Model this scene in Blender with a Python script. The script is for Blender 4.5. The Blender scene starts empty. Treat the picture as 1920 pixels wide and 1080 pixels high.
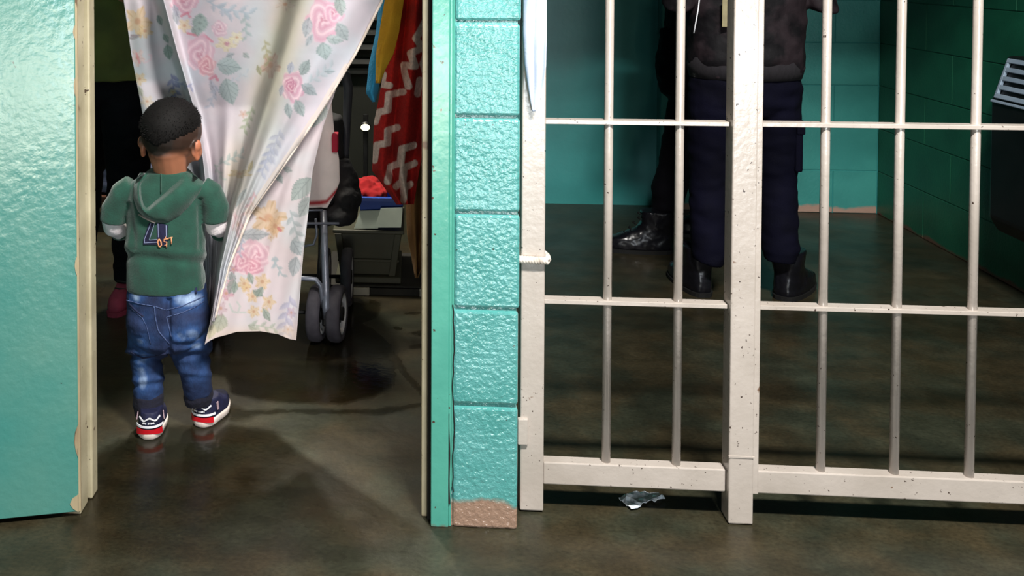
import bpy, bmesh, math, random
import numpy as np
from mathutils import Vector, Matrix, noise
from mathutils.bvhtree import BVHTree
random.seed(4); np.random.seed(4)
SC = bpy.context.scene
COL = SC.collection
# ------------------------------------------------------------------ camera
F, PX, PY, YH, H = 1800.0, 620.0, -24.0, -76.0, 1.187      # pixels of a 1920x1080 frame, metres
YAW = math.radians(4.55); PITCH = math.atan((PY - YH) / F)
FW = np.array([-math.sin(YAW)*math.cos(PITCH), math.cos(YAW)*math.cos(PITCH), -math.sin(PITCH)])
RT = np.array([math.cos(YAW), math.sin(YAW), 0.0]); UP = np.cross(RT, FW); CO = np.array([0, 0, H])
cd = bpy.data.cameras.new('camera'); cam = bpy.data.objects.new('camera', cd); COL.objects.link(cam)
cd.sensor_width = 36.0; cd.lens = 36.0 * F / 1920; cd.shift_x = (960-PX)/1920; cd.shift_y = -(540-PY)/1920
cd.clip_start = 0.05
cam.matrix_world = Matrix(((RT[0], UP[0], -FW[0], 0), (RT[1], UP[1], -FW[1], 0), (RT[2], UP[2], -FW[2], H), (0, 0, 0, 1)))
SC.camera = cam
# ------------------------------------------------------------------ world, daylight, exposure
w = bpy.data.worlds.new('world'); SC.world = w; w.use_nodes = True
w.node_tree.nodes['Background'].inputs[0].default_value = (0.72, 0.86, 1.0, 1)
w.node_tree.nodes['Background'].inputs[1].default_value = 0.06
def area(name, loc, target, sx, sy, power, col):
    l = bpy.data.lights.new(name, 'AREA'); l.shape = 'RECTANGLE'; l.size = sx; l.size_y = sy; l.energy = power; l.color = col
    o = bpy.data.objects.new(name, l); COL.objects.link(o); o.location = loc
    o.rotation_euler = (Vector(target)-Vector(loc)).to_track_quat('-Z', 'Y').to_euler(); return o
area('clerestory_daylight', (0.75, 0.45, 3.05), (0.6, 2.05, 0.5), 0.7, 0.2, 222, (1.0, 0.97, 0.92))
area('courtyard_daylight', (1.75, -4.2, 0.52), (1.0, 2.0, 0.52), 2.3, 1.0, 112, (0.88, 0.95, 1.0))
area('courtyard_daylight', (-1.0, -4.2, 0.16), (-0.6, 2.0, 0.16), 2.6, 0.28, 34, (0.88, 0.95, 1.0))
area('warm_reflection_light', (0.22, -4.1, 0.15), (0.0, 2.0, 0.15), 0.14, 0.26, 9, (1.0, 0.86, 0.55))  # warm lights added for their reflections in the open door leaf
area('warm_reflection_light', (-0.16, -4.1, 0.12), (-0.3, 2.0, 0.12), 0.26, 0.2, 9, (1.0, 0.86, 0.55))
vs = SC.view_settings; vs.view_transform = 'Standard'; vs.look = 'None'; vs.exposure = 0.0; vs.gamma = 1.0; vs.use_curve_mapping = False

# ------------------------------------------------------------------ helpers
def ray(x, y): return FW + RT*((x-PX)/F) - UP*((y-PY)/F)
def fl(x, y, z=0.0):
    d = ray(x, y); return CO + d*((z-H)/d[2])
def aty(x, y, Y):
    d = ray(x, y); return CO + d*(Y/d[1])
def proj(P):
    d = np.asarray(P) - CO; q = d @ FW
    return PX + F*(d @ RT)/q, PY - F*(d @ UP)/q
def lin(r, g, b):
    f = lambda c: (c/255)/12.92 if c/255 <= 0.04045 else ((c/255+0.055)/1.055)**2.4
    return (f(r), f(g), f(b))
MATS = {}
def mat(name, c1, c2=None, scale=12, rough=0.6, rough2=None, bump=0.0, bscale=60, spec=0.5, metal=0.0, chips=None, chips2=None,
        base=None, attr=None, stretch=None, detail=5, emit=None, sheen=0.0, contrast=(0.35, 0.65), coat=0.0):
    """procedural principled material. chips=(colour, scale, threshold); base=(colour, z, amplitude, scale): bare strip near the floor"""
    if name in MATS: return MATS[name]
    m = bpy.data.materials.new(name); m.use_nodes = True; nt = m.node_tree; N = nt.nodes; L = nt.links
    p = N['Principled BSDF']; tc = N.new('ShaderNodeTexCoord'); src = tc.outputs['Object']
    geo = N.new('ShaderNodeNewGeometry'); src = geo.outputs['Position']
    if stretch:
        mp = N.new('ShaderNodeMapping'); mp.inputs['Scale'].default_value = stretch; L.new(src, mp.inputs[0]); src = mp.outputs[0]
    def nz(sc, det=detail):
        n = N.new('ShaderNodeTexNoise'); n.inputs['Scale'].default_value = sc; n.inputs['Detail'].default_value = det; L.new(src, n.inputs['Vector']); return n.outputs[0]
    def ramp(o, a, b):
        r = N.new('ShaderNodeMapRange'); r.inputs[1].default_value = a; r.inputs[2].default_value = b; L.new(o, r.inputs[0]); return r.outputs[0]
    def mix(fac, a, b):
        x = N.new('ShaderNodeMix'); x.data_type = 'RGBA'; L.new(fac, x.inputs[0])
        for s, v in ((6, a), (7, b)):
            if isinstance(v, tuple): x.inputs[s].default_value = (*v, 1)
            else: L.new(v, x.inputs[s])
        return x.outputs[2]
    base_n = ramp(nz(scale), *contrast)
    if attr:
        at = N.new('ShaderNodeAttribute'); at.attribute_name = attr
        c = at.outputs['Color']
        if c2: 
            x = N.new('ShaderNodeMix'); x.data_type = 'RGBA'; x.blend_type = 'MULTIPLY'; L.new(base_n, x.inputs[0]); L.new(c, x.inputs[6]); x.inputs[7].default_value = (*c2, 1); c = x.outputs[2]
    else:
        c = mix(base_n, c1, c2 or c1)
    for ch in (chips, chips2):
        if ch: c = mix(ramp(nz(ch[1], 3), ch[2], ch[2]+0.025), c, ch[0])
    if base:
        sep = N.new('ShaderNodeSeparateXYZ'); L.new(geo.outputs['Position'], sep.inputs[0])
        a = N.new('ShaderNodeMath'); a.operation = 'MULTIPLY_ADD'; L.new(nz(base[3], 4), a.inputs[0]); a.inputs[1].default_value = base[2]*2; L.new(sep.outputs[2], a.inputs[2])
        c = mix(ramp(a.outputs[0], base[1]+base[2]+0.006, base[1]+base[2]-0.006), c, base[0])
    L.new(c, p.inputs['Base Color'])
    if rough2 is not None:
        r = N.new('ShaderNodeMapRange'); r.inputs[3].default_value = rough; r.inputs[4].default_value = rough2; L.new(base_n, r.inputs[0]); L.new(r.outputs[0], p.inputs['Roughness'])
    else: p.inputs['Roughness'].default_value = rough
    p.inputs['Specular IOR Level'].default_value = spec; p.inputs['Metallic'].default_value = metal
    if sheen: p.inputs['Sheen Weight'].default_value = sheen
    if coat: p.inputs['Coat Weight'].default_value = coat; p.inputs['Coat Roughness'].default_value = 0.08
    if bump:
        b = N.new('ShaderNodeBump'); b.inputs['Strength'].default_value = 1.0; b.inputs['Distance'].default_value = bump; L.new(nz(bscale, 3), b.inputs['Height']); L.new(b.outputs[0], p.inputs['Normal'])
    if emit: p.inputs['Emission Color'].default_value = (*emit[0], 1); p.inputs['Emission Strength'].default_value = emit[1]
    MATS[name] = m; return m

BASE = {}
def thing(name, loc, label, cat, group=None):
    o = bpy.data.objects.new(name, None); COL.objects.link(o); o.location = loc; o.empty_display_size = 0.05
    o['label'] = label; o['category'] = cat
    if group: o['group'] = group
    BASE[o.name] = Vector(loc); return o
def tag(o, label, cat, group=None):
    o['label'] = label; o['category'] = cat
    if group: o['group'] = group
    return o
def link(name, me, m, parent=None, smooth=False):
    """links mesh data given in world coordinates as a child of parent"""
    off = BASE.get(parent.name, Vector()) if parent else Vector()
    if parent is None:
        vs_ = [v.co for v in me.vertices]
        if vs_:
            off = Vector(((min(v.x for v in vs_)+max(v.x for v in vs_))/2, (min(v.y for v in vs_)+max(v.y for v in vs_))/2, min(v.z for v in vs_)))
    me.transform(Matrix.Translation(-off)); me.name = name
    o = bpy.data.objects.new(name, me); COL.objects.link(o)
    if m: me.materials.clear(); me.materials.append(m)
    if smooth: me.polygons.foreach_set('use_smooth', [True]*len(me.polygons))
    if parent: o.parent = parent
    else: o.location = off
    BASE[o.name] = off
    return o
def struct(o, label=None, cat=None):
    o['kind'] = 'structure'
    if label: o['label'] = label
    if cat: o['category'] = cat
    return o
class MB:
    def __init__(s): s.v = []; s.f = []
    def add(s, v, f):
        n = len(s.v); s.v += [tuple(map(float, q)) for q in v]; s.f += [tuple(i+n for i in q) for q in f]; return s
    def box(s, a, b, M_=None):
        (x0, y0, z0), (x1, y1, z1) = a, b
        v = [(x0,y0,z0),(x1,y0,z0),(x1,y1,z0),(x0,y1,z0),(x0,y0,z1),(x1,y0,z1),(x1,y1,z1),(x0,y1,z1)]
        if M_: v = [M_ @ Vector(q) for q in v]
        return s.add(v, [(3,2,1,0),(4,5,6,7),(0,1,5,4),(1,2,6,5),(2,3,7,6),(3,0,4,7)])
    def tube(s, pts, rad, n=12, caps=True, squash=None):
        pts = [Vector(p) for p in pts]; rads = rad if isinstance(rad, (list, tuple)) else [rad]*len(pts)
        t0 = (pts[1]-pts[0]).normalized(); nx = t0.orthogonal().normalized(); rings = []; pt = t0
        for i, p in enumerate(pts):
            t = ((pts[min(i+1, len(pts)-1)]-p).normalized() + (p-pts[max(i-1, 0)]).normalized()).normalized()
            q = pt.rotation_difference(t); nx = (q @ nx).normalized(); pt = t; ny = t.cross(nx)
            rings.append([p + (nx*math.cos(a*2*math.pi/n) + ny*math.sin(a*2*math.pi/n))*rads[i] for a in range(n)])
        return s.rings(rings, caps)
    def rings(s, rings, caps=True, close=True):
        n = len(rings[0]); v = [q for r in rings for q in r]; f = []
        for i in range(len(rings)-1):
            for a in range(n if close else n-1):
                b = (a+1) % n; f.append((i*n+a, i*n+b, (i+1)*n+b, (i+1)*n+a))
        if caps: f.append(tuple(range(n-1, -1, -1))); f.append(tuple((len(rings)-1)*n+a for a in range(n)))
        return s.add(v, f)
    def ell(s, c, r, M_=None, nu=20, nv=12):
        c = Vector(c); rings = []
        for j in range(1, nv):
            th = math.pi*j/nv; rings.append([Vector((r[0]*math.sin(th)*math.cos(2*math.pi*i/nu), r[1]*math.sin(th)*math.sin(2*math.pi*i/nu), r[2]*-math.cos(th))) for i in range(nu)])
        n = len(s.v); R_ = M_ or Matrix.Identity(3)
        v = [R_ @ q + c for rr in rings for q in rr] + [R_ @ Vector((0,0,-r[2])) + c, R_ @ Vector((0,0,r[2])) + c]
        f = []
        for j in range(len(rings)-1):
            for i in range(nu):
                k = (i+1) % nu; f.append((j*nu+i, j*nu+k, (j+1)*nu+k, (j+1)*nu+i))
        B = len(rings)*nu
        for i in range(nu):
            k = (i+1) % nu; f.append((k, i, B)); f.append(((len(rings)-1)*nu+i, (len(rings)-1)*nu+k, B+1))
        return s.add(v, f)
    def prism(s, poly, a, b, axis='y'):
        n = len(poly)
        mk = {'y': lambda p, t: (p[0], t, p[1]), 'z': lambda p, t: (p[0], p[1], t), 'x': lambda p, t: (t, p[0], p[1])}[axis]
        v = [mk(p, a) for p in poly] + [mk(p, b) for p in poly]
        return s.add(v, [tuple(range(n)), tuple(range(2*n-1, n-1, -1))] + [(i, n+i, n+(i+1) % n, (i+1) % n) for i in range(n)])
    def mesh(s, bevel=0.0, seg=2, weld=False):
        me = bpy.data.meshes.new('m'); me.from_pydata(s.v, [], s.f); me.update()
        bm = bmesh.new(); bm.from_mesh(me)
        if bevel:
            es = [e for e in bm.edges if len(e.link_faces) == 2 and e.calc_face_angle(0) > 0.5]
            bmesh.ops.bevel(bm, geom=es, offset=bevel, segments=seg, affect='EDGES', profile=0.5, clamp_overlap=True)
        bmesh.ops.recalc_face_normals(bm, faces=bm.faces); bm.to_mesh(me); bm.free(); return me
    def build(s, name, m, parent=None, bevel=0.0, smooth=False, seg=2):
        return link(name, s.mesh(bevel, seg), m, parent, smooth)
def blob(mb, vox=0.004, smooth=6, fac=0.5, disp=None):
    """fuses overlapping closed shapes into one continuous surface"""
    o = bpy.data.objects.new('tmp', mb.mesh()); COL.objects.link(o)
    r = o.modifiers.new('r', 'REMESH'); r.mode = 'VOXEL'; r.voxel_size = vox
    s = o.modifiers.new('s', 'SMOOTH'); s.iterations = smooth; s.factor = fac
    dg = bpy.context.evaluated_depsgraph_get(); me = bpy.data.meshes.new_from_object(o.evaluated_get(dg))
    bpy.data.objects.remove(o)
    if disp:
        for v, n in zip(me.vertices, [v.normal.copy() for v in me.vertices]): v.co += n*disp(v.co)
    return me
def ering(c, rx, ry, n=28, pw=2.3):
    c = Vector(c); R_ = []
    for i in range(n):
        a = 2*math.pi*i/n; ca, sa = math.cos(a), math.sin(a)
        R_.append(c + Vector((rx*math.copysign(abs(ca)**(2/pw), ca), ry*math.copysign(abs(sa)**(2/pw), sa), 0)))
    return R_
def coords(me):
    a = np.empty(len(me.vertices)*3, np.float32); me.vertices.foreach_get('co', a); return a.reshape(-1, 3).astype(float)
def set_color(me, rgb, name='Col'):
    at = me.color_attributes.new(name, 'FLOAT_COLOR', 'POINT'); out = np.ones((len(rgb), 4), np.float32); out[:, :3] = rgb
    at.data.foreach_set('color', out.ravel())
def inpoly(x, y, poly):
    r = np.zeros(x.shape, bool); n = len(poly); j = n-1
    for i in range(n):
        xi, yi = poly[i]; xj, yj = poly[j]
        if yi != yj: r ^= ((yi > y) != (yj > y)) & (x < (xj-xi)*(y-yi)/(yj-yi)+xi)
        j = i
    return r
def segdist(x, y, pts):
    d = np.full(x.shape, 1e9)
    for (x0, y0), (x1, y1) in zip(pts[:-1], pts[1:]):
        dx, dy = x1-x0, y1-y0; t = np.clip(((x-x0)*dx+(y-y0)*dy)/(dx*dx+dy*dy+1e-9), 0, 1)
        d = np.minimum(d, np.hypot(x-x0-t*dx, y-y0-t*dy))
    return d
def polymask(x, y, poly, soft):
    d = segdist(x, y, list(poly)+[poly[0]]); s = np.where(inpoly(x, y, poly), d, -d)
    return np.clip(0.5+s/(2*soft), 0, 1)
def sstep(a, b, x):
    t = np.clip((x-a)/(b-a), 0, 1); return t*t*(3-2*t)
def copy_tree(o, parent=None, delta=(0, 0, 0)):
    c = o.copy(); COL.objects.link(c); c.parent = parent
    if parent is None: c.location = o.location + Vector(delta)
    BASE[c.name] = BASE.get(o.name, Vector()) + Vector(delta)
    for ch in list(o.children): copy_tree(ch, c, delta)
    return c

# ------------------------------------------------------------------ materials
TEAL = lin(76, 150, 146); TEAL2 = lin(90, 160, 158); PLAST = lin(150, 122, 104)
m_block = mat('gloss_teal_block_paint', TEAL, TEAL2, 9, rough=0.16, rough2=0.24, bump=0.0032, bscale=85, spec=1.0, chips=(lin(60, 70, 60), 70, 0.735), base=(PLAST, 0.055, 0.035, 13))
m_frame = mat('teal_frame_paint', lin(84, 166, 148), lin(74, 154, 138), 7, rough=0.22, spec=0.9, bump=0.0006, bscale=50, chips=(lin(70, 52, 42), 60, 0.69), base=(lin(112, 62, 40), 0.0, 0.016, 60))
m_door = mat('teal_door_paint', lin(66, 134, 126), lin(84, 138, 126), 4, rough=0.18, rough2=0.28, bump=0.0009, bscale=58, spec=1.0, chips=(lin(50, 70, 62), 34, 0.735), base=(lin(150, 112, 82), 0.006, 0.022, 17))
m_cream = mat('cream_jamb_paint', lin(186, 176, 148), lin(158, 148, 120), 9, rough=0.4, bump=0.0005, chips=(lin(80, 66, 52), 55, 0.69), chips2=(lin(122, 98, 78), 9, 0.64), base=(lin(84, 58, 42), 0.0, 0.04, 20))
m_dark = mat('dark_gap', lin(28, 26, 24), lin(20, 18, 16), 20, rough=0.8)
m_edge = mat('worn_door_edge', lin(176, 160, 128), lin(140, 120, 92), 30, rough=0.6, stretch=(1, 1, 0.15), chips=(lin(100, 74, 52), 40, 0.6))
m_back = mat('cell_teal_paint', lin(62, 146, 138), lin(52, 132, 126), 5, rough=0.42, bump=0.001, bscale=90, base=(lin(168, 138, 122), 0.028, 0.03, 9))
m_backplain = mat('cell_teal_plain_paint', lin(56, 148, 146), lin(48, 134, 132), 4, rough=0.4, bump=0.0006, bscale=50)
m_side = mat('cell_teal_paint_shaded', lin(22, 92, 66), lin(17, 78, 56), 5, rough=0.45, bump=0.001, bscale=90, base=(lin(88, 62, 50), 0.012, 0.03, 9))  # wall colours darkened for the shade that falls on this side
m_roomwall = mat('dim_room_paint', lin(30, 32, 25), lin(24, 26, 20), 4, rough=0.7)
m_ceil = mat('hall_plaster', lin(112, 110, 102), lin(100, 98, 92), 5, rough=0.8)
m_gate = mat('white_gate_paint', lin(186, 176, 168), lin(172, 162, 153), 7, rough=0.2, spec=1.0, bump=0.0006, bscale=70, chips=(lin(66, 52, 46), 125, 0.69), chips2=(lin(120, 96, 80), 30, 0.745), base=(lin(120, 84, 66), -0.002, 0.02, 30))
m_hair = mat('black_hair', lin(9, 8, 8), lin(15, 12, 11), 300, rough=0.75, spec=0.2)

# ------------------------------------------------------------------ floor (stains painted as an attribute on the slab)
xs = np.unique(np.concatenate([np.arange(-4, -1.15, 0.3), np.arange(-1.15, 0.3, 0.007), np.arange(0.3, 4.3, 0.3)]).round(4))
ys = np.unique(np.concatenate([np.arange(-4.6, 1.5, 0.4), np.arange(1.6, 3.7, 0.009), np.arange(3.7, 6.1, 0.3)]).round(4))
gx, gy = np.meshgrid(xs, ys); V = np.stack([gx.ravel(), gy.ravel(), np.zeros(gx.size)], 1)
nx_, ny_ = len(xs), len(ys)
ii = (np.arange(ny_-1)[:, None]*nx_ + np.arange(nx_-1)[None]).ravel()
me = bpy.data.meshes.new('floor'); me.from_pydata(V.tolist(), [], np.stack([ii, ii+1, ii+1+nx_, ii+nx_], 1).tolist())
front = V[:, 1] > 1.45
px = np.full(len(V), -999.0); py = np.full(len(V), -999.0); px[front], py[front] = proj(V[front])
nzv = np.array([noise.fractal(Vector((v[0]*9, v[1]*9, 0)), 0.8, 2.2, 4) for v in V]) if True else 0
jx, jy = px + 9*nzv, py + 6*nzv
wet = np.zeros(len(V))
P1 = [(300,700),(420,705),(432,738),(480,750),(560,757),(640,757),(700,746),(732,722),(742,690),(730,668),(736,645),(704,622),(676,606),(700,594),(716,570),(700,562),(640,548),(520,550),(380,560),(300,640)]
wet = np.maximum(wet, 1.0*polymask(jx, jy, P1, 4))
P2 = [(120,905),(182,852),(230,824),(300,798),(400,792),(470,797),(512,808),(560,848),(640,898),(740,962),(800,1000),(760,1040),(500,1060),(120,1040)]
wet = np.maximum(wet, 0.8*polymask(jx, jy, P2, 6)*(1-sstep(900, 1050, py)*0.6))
wet = np.maximum(wet, 0.75*(1-sstep(3, 8, segdist(jx, jy, [(730,655),(760,700),(800,745)]))))
wet = np.maximum(wet, 0.7*(1-sstep(2, 6, segdist(jx, jy, [(410,768),(520,772),(640,774),(720,771),(800,757)]))))
for c, r in (((795,625),(26,5)), ((775,588),(18,4)), ((745,615),(7,3)), ((790,652),(24,7))):
    wet = np.maximum(wet, 0.8*(1-sstep(0.8, 1.2, np.hypot((jx-c[0])/r[0], (jy-c[1])/r[1]))))
wet = np.maximum(wet, 0.6*polymask(jx, jy, [(100,524),(236,526),(236,586),(100,592)], 4))
wet = np.maximum(wet, 0.7*polymask(jx, jy, [(396,760),(440,762),(480,776),(440,790),(400,796)], 5))
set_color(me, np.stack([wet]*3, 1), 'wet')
m = mat('polished_concrete', lin(47, 44, 34), lin(42, 41, 32), 3.2, rough=0.28, rough2=0.42, bump=0.0006, bscale=40, detail=8, spec=0.35)
nt = m.node_tree; N = nt.nodes; p = N['Principled BSDF']; at = N.new('ShaderNodeAttribute'); at.attribute_name = 'wet'
src = p.inputs['Base Color'].links[0].from_socket
n2 = N.new('ShaderNodeTexNoise'); n2.inputs['Scale'].default_value = 10; n2.inputs['Detail'].default_value = 10
gq = N.new('ShaderNodeNewGeometry'); mp = N.new('ShaderNodeMapping'); mp.inputs['Scale'].default_value = (1, 1.35, 1); nt.links.new(gq.outputs['Position'], mp.inputs[0]); nt.links.new(mp.outputs[0], n2.inputs['Vector'])
r2 = N.new('ShaderNodeMapRange'); r2.inputs[1].default_value = 0.4; r2.inputs[2].default_value = 0.72; r2.inputs[3].default_value = 0; r2.inputs[4].default_value = 0.75; nt.links.new(n2.outputs[0], r2.inputs[0])
x0 = N.new('ShaderNodeMix'); x0.data_type = 'RGBA'; nt.links.new(r2.outputs[0], x0.inputs[0]); nt.links.new(src, x0.inputs[6]); x0.inputs[7].default_value = (*lin(63, 60, 48), 1)
n3 = N.new('ShaderNodeTexNoise'); n3.inputs['Scale'].default_value = 85; n3.inputs['Detail'].default_value = 9; n3.inputs['Roughness'].default_value = .7; nt.links.new(mp.outputs[0], n3.inputs['Vector'])
n4 = N.new('ShaderNodeTexNoise'); n4.inputs['Scale'].default_value = 5; n4.inputs['Detail'].default_value = 6; nt.links.new(gq.outputs['Position'], n4.inputs['Vector'])
rp3 = N.new('ShaderNodeMapRange'); rp3.inputs[1].default_value = .3; rp3.inputs[2].default_value = .7; rp3.inputs[3].default_value = .62; rp3.inputs[4].default_value = 1.38; nt.links.new(n3.outputs[0], rp3.inputs[0])
rp4 = N.new('ShaderNodeMapRange'); rp4.inputs[1].default_value = .42; rp4.inputs[2].default_value = .6; nt.links.new(n4.outputs[0], rp4.inputs[0])
tint = N.new('ShaderNodeMix'); tint.data_type = 'RGBA'; nt.links.new(rp4.outputs[0], tint.inputs[0]); tint.inputs[6].default_value = (1.12, .97, .80, 1); tint.inputs[7].default_value = (.86, 1.0, .98, 1)
sc3 = N.new('ShaderNodeVectorMath'); sc3.operation = 'SCALE'; nt.links.new(tint.outputs[2], sc3.inputs[0]); nt.links.new(rp3.outputs[0], sc3.inputs['Scale'])
xg = N.new('ShaderNodeMix'); xg.data_type = 'RGBA'; xg.blend_type = 'MULTIPLY'; xg.inputs[0].default_value = 1; nt.links.new(x0.outputs[2], xg.inputs[6]); nt.links.new(sc3.outputs[0], xg.inputs[7]); x0 = xg
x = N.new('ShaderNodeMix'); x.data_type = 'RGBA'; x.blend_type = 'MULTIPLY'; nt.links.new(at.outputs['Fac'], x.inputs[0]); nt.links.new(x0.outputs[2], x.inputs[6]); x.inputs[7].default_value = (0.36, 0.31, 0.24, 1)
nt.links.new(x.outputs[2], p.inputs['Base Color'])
rs = p.inputs['Roughness'].links[0].from_socket; mm = N.new('ShaderNodeMath'); mm.operation = 'MULTIPLY_ADD'; nt.links.new(at.outputs['Fac'], mm.inputs[0]); mm.inputs[1].default_value = -0.16; nt.links.new(rs, mm.inputs[2]); nt.links.new(mm.outputs[0], p.inputs['Roughness'])
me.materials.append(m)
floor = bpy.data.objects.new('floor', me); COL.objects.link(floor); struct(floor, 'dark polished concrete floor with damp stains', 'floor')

# ------------------------------------------------------------------ shell
WF = 1.99                                    # face of the block wall between doorway and gate
XP0, XP1 = 0.098, 0.233
BW = 4.64; RW = 2.19
def wall(name, boxes, m, label, cat='wall'):
    b = MB()
    for q in boxes: b.box(*q)
    return struct(b.build(name, m), label, cat)
wall_front = wall('wall_front', [((0.09, WF+0.006, 0), (XP1-0.006, WF+0.19, 2.15)), ((-2.6, 2.01, 0), (-0.775, 2.19, 2.15)), ((-2.6, WF+0.006, 2.15), (3.0, WF+0.2, 3.6)), ((2.26, WF+0.006, 0), (3.0, WF+0.2, 2.15))], m_block, 'glossy teal painted block wall between doorway and barred gate')
def rough_box(x0, x1, y0, y1, z0, z1, axis, bev=0.006, amp=0.0, n=1):
    b = MB().box((x0, y0, z0), (x1, y1, z1)); me_ = b.mesh(bev, 2)
    return me_
ZJ = [0.0, 0.058, 0.259, 0.461, 0.662, 0.862, 1.058, 1.258, 1.458, 1.658, 1.858, 2.058]
zb = 0.0
for k, (z0, z1) in enumerate(zip([0.0]+ZJ[2:-1], ZJ[2:])):
    me_ = rough_box(XP0+random.uniform(-.001, .002), XP1+random.uniform(-.002, .001), WF-0.001+random.uniform(-.0015, .0015), WF+0.10, z0+(0.0035 if k else 0), z1-0.0035, 'y', 0.0055)
    link('block', me_, m_block, wall_front)
# the return of the pillar towards the gate, and mortar crack
wall_back_cell = wall('wall_back', [((1.2, BW+0.004, 0), (RW+0.2, BW+0.2, 2.8)), ((0.12, BW+0.07, 0), (1.2, BW+0.2, 2.8))], m_backplain, 'teal painted back wall of the cell')
SB = {}
def shared(key, fn):
    if key not in SB: SB[key] = fn()
    return SB[key]
def inst(name, me_, m, parent, loc, rotz=0):
    o = bpy.data.objects.new(name, me_); COL.objects.link(o)
    if not me_.materials: me_.materials.append(m)
    o.parent = parent; o.location = Vector(loc) - BASE[parent.name]; o.rotation_euler.z = rotz; BASE[o.name] = Vector(loc); return o
for r in range(8):                            # back wall blocks, running bond
    x = RW - (0.4 if r % 2 else 0.2)
    xa = RW
    while xa > 1.21:
        xb = max(x, 1.2); wd = xa-xb
        if wd > 0.03:
            me_ = shared(('b', round(wd, 3)), lambda: MB().box((-wd/2+.0015, 0, .0015), (wd/2-.0015, .03, .1985)).mesh(0.0018, 1))
            inst('block', me_, m_back, wall_back_cell, ((xa+xb)/2, BW, r*0.2))
        xa = xb; x -= 0.4
wall_right = wall('wall_right', [((RW+0.004, WF+0.2, 0), (RW+0.2, BW+0.006, 2.8))], m_side, 'teal painted side wall of the cell, colour darkened for shade')
for r in range(8):
    ya = BW; y = BW - (0.4 if r % 2 == 0 else 0.2)
    while ya > 2.3:
        yb = max(y, 2.2); wd = ya-yb
        me_ = shared(('s', round(wd, 3)), lambda: MB().box((0, -wd/2+.0015, .0015), (.03, wd/2-.0015, .1985)).mesh(0.0018, 1))
        inst('block', me_, m_side, wall_right, (RW, (ya+yb)/2, r*0.2))
        ya = yb; y -= 0.4
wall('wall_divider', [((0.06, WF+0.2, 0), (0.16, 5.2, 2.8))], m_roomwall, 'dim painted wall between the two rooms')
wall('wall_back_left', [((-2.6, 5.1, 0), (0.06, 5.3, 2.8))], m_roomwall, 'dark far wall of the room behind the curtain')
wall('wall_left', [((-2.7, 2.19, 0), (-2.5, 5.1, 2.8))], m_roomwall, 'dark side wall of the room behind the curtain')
ceil = wall('ceiling', [((-2.7, WF+0.2, 2.8), (RW+0.3, 5.4, 2.95)), ((-4.0, -4.6, 3.6), (4.2, WF+0.2, 3.75))], m_ceil, 'plain plaster ceiling', 'ceiling')
wall('wall_hall_left', [((-4.15, -4.6, 0), (-4.0, 2.2, 3.6))], m_ceil, 'plain side wall of the hall, left')
wall('wall_hall_right', [((4.2, -4.6, 0), (4.35, 2.2, 3.6))], m_ceil, 'plain side wall of the hall, right')

# door frames
b = MB().box((-0.735, 1.972, 0), (-0.6935, 2.018, 2.12)); jl = b.build('trim_1', m_cream, None, 0.002); struct(jl, 'cream painted steel jamb left of the doorway', 'door frame')
MB().box((-0.735, 2.018, 0.0), (-0.6985, 2.03, 2.12)).build('groove', m_dark, jl)
MB().box((-0.735, 2.03, 0), (-0.687, 2.068, 2.12)).build('stop', m_cream, jl, 0.004)
b = MB().box((0.052, WF-0.004, 0), (0.0885, WF+0.02, 2.12)); jr = b.build('trim_2', m_frame, None, 0.002); struct(jr, 'teal painted steel jamb right of the doorway with rusty foot', 'door frame')
MB().box((0.033, 2.022, 0), (0.0455, 2.10, 2.12)).build('stop', m_cream, jr, 0.002)
MB().box((0.0455, 2.012, 0), (0.060, 2.10, 2.12)).build('groove', m_dark, jr)
MB().box((0.0885, WF+0.0, 0), (0.0945, WF+0.02, 2.12)).build('lip', m_frame, jr, 0.0015)
MB().tube([(0.0965, WF+0.002, z) for z in np.linspace(0.085, 2.1, 12)], 0.0028, 6).build('sealant', m_frame, jr)
cr = MB(); pts = []                            # crack between sealant and first block
for z in np.linspace(0.075, 0.47, 26): pts.append((0.0985+0.0015*math.sin(z*37)+random.uniform(-.0012, .0012), WF-0.0015, z))
cr.tube(pts, 0.0012, 5).build('crack', m_dark, jr)
pts = [(0.090+0.001*math.sin(z*50), WF-0.0012, z) for z in np.linspace(0.05, 0.24, 12)]
MB().tube(pts, [0.0006+0.0022*(1-i/11) for i in range(12)], 5).build('crack', m_dark, jr)
MB().box((-0.70, 2.0, 2.12), (0.06, 2.1, 2.15)).build('head', m_cream, jr)

# ------------------------------------------------------------------ open door leaf at the left
hx, hy = -0.694, 1.961; ang = math.atan2(-0.041, -0.155)
door = struct(thing('door_1', (hx, hy, 0.0), 'glossy teal door leaf standing open at the left, chipped along its bottom edge', 'door'))
Md = Matrix.Translation((hx, hy, 0)) @ Matrix.Rotation(ang, 4, 'Z')
b = MB().box((0, -0.038, 0.012), (0.82, 0, 2.08), Md); me_ = b.mesh(0.002, 1)
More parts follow.
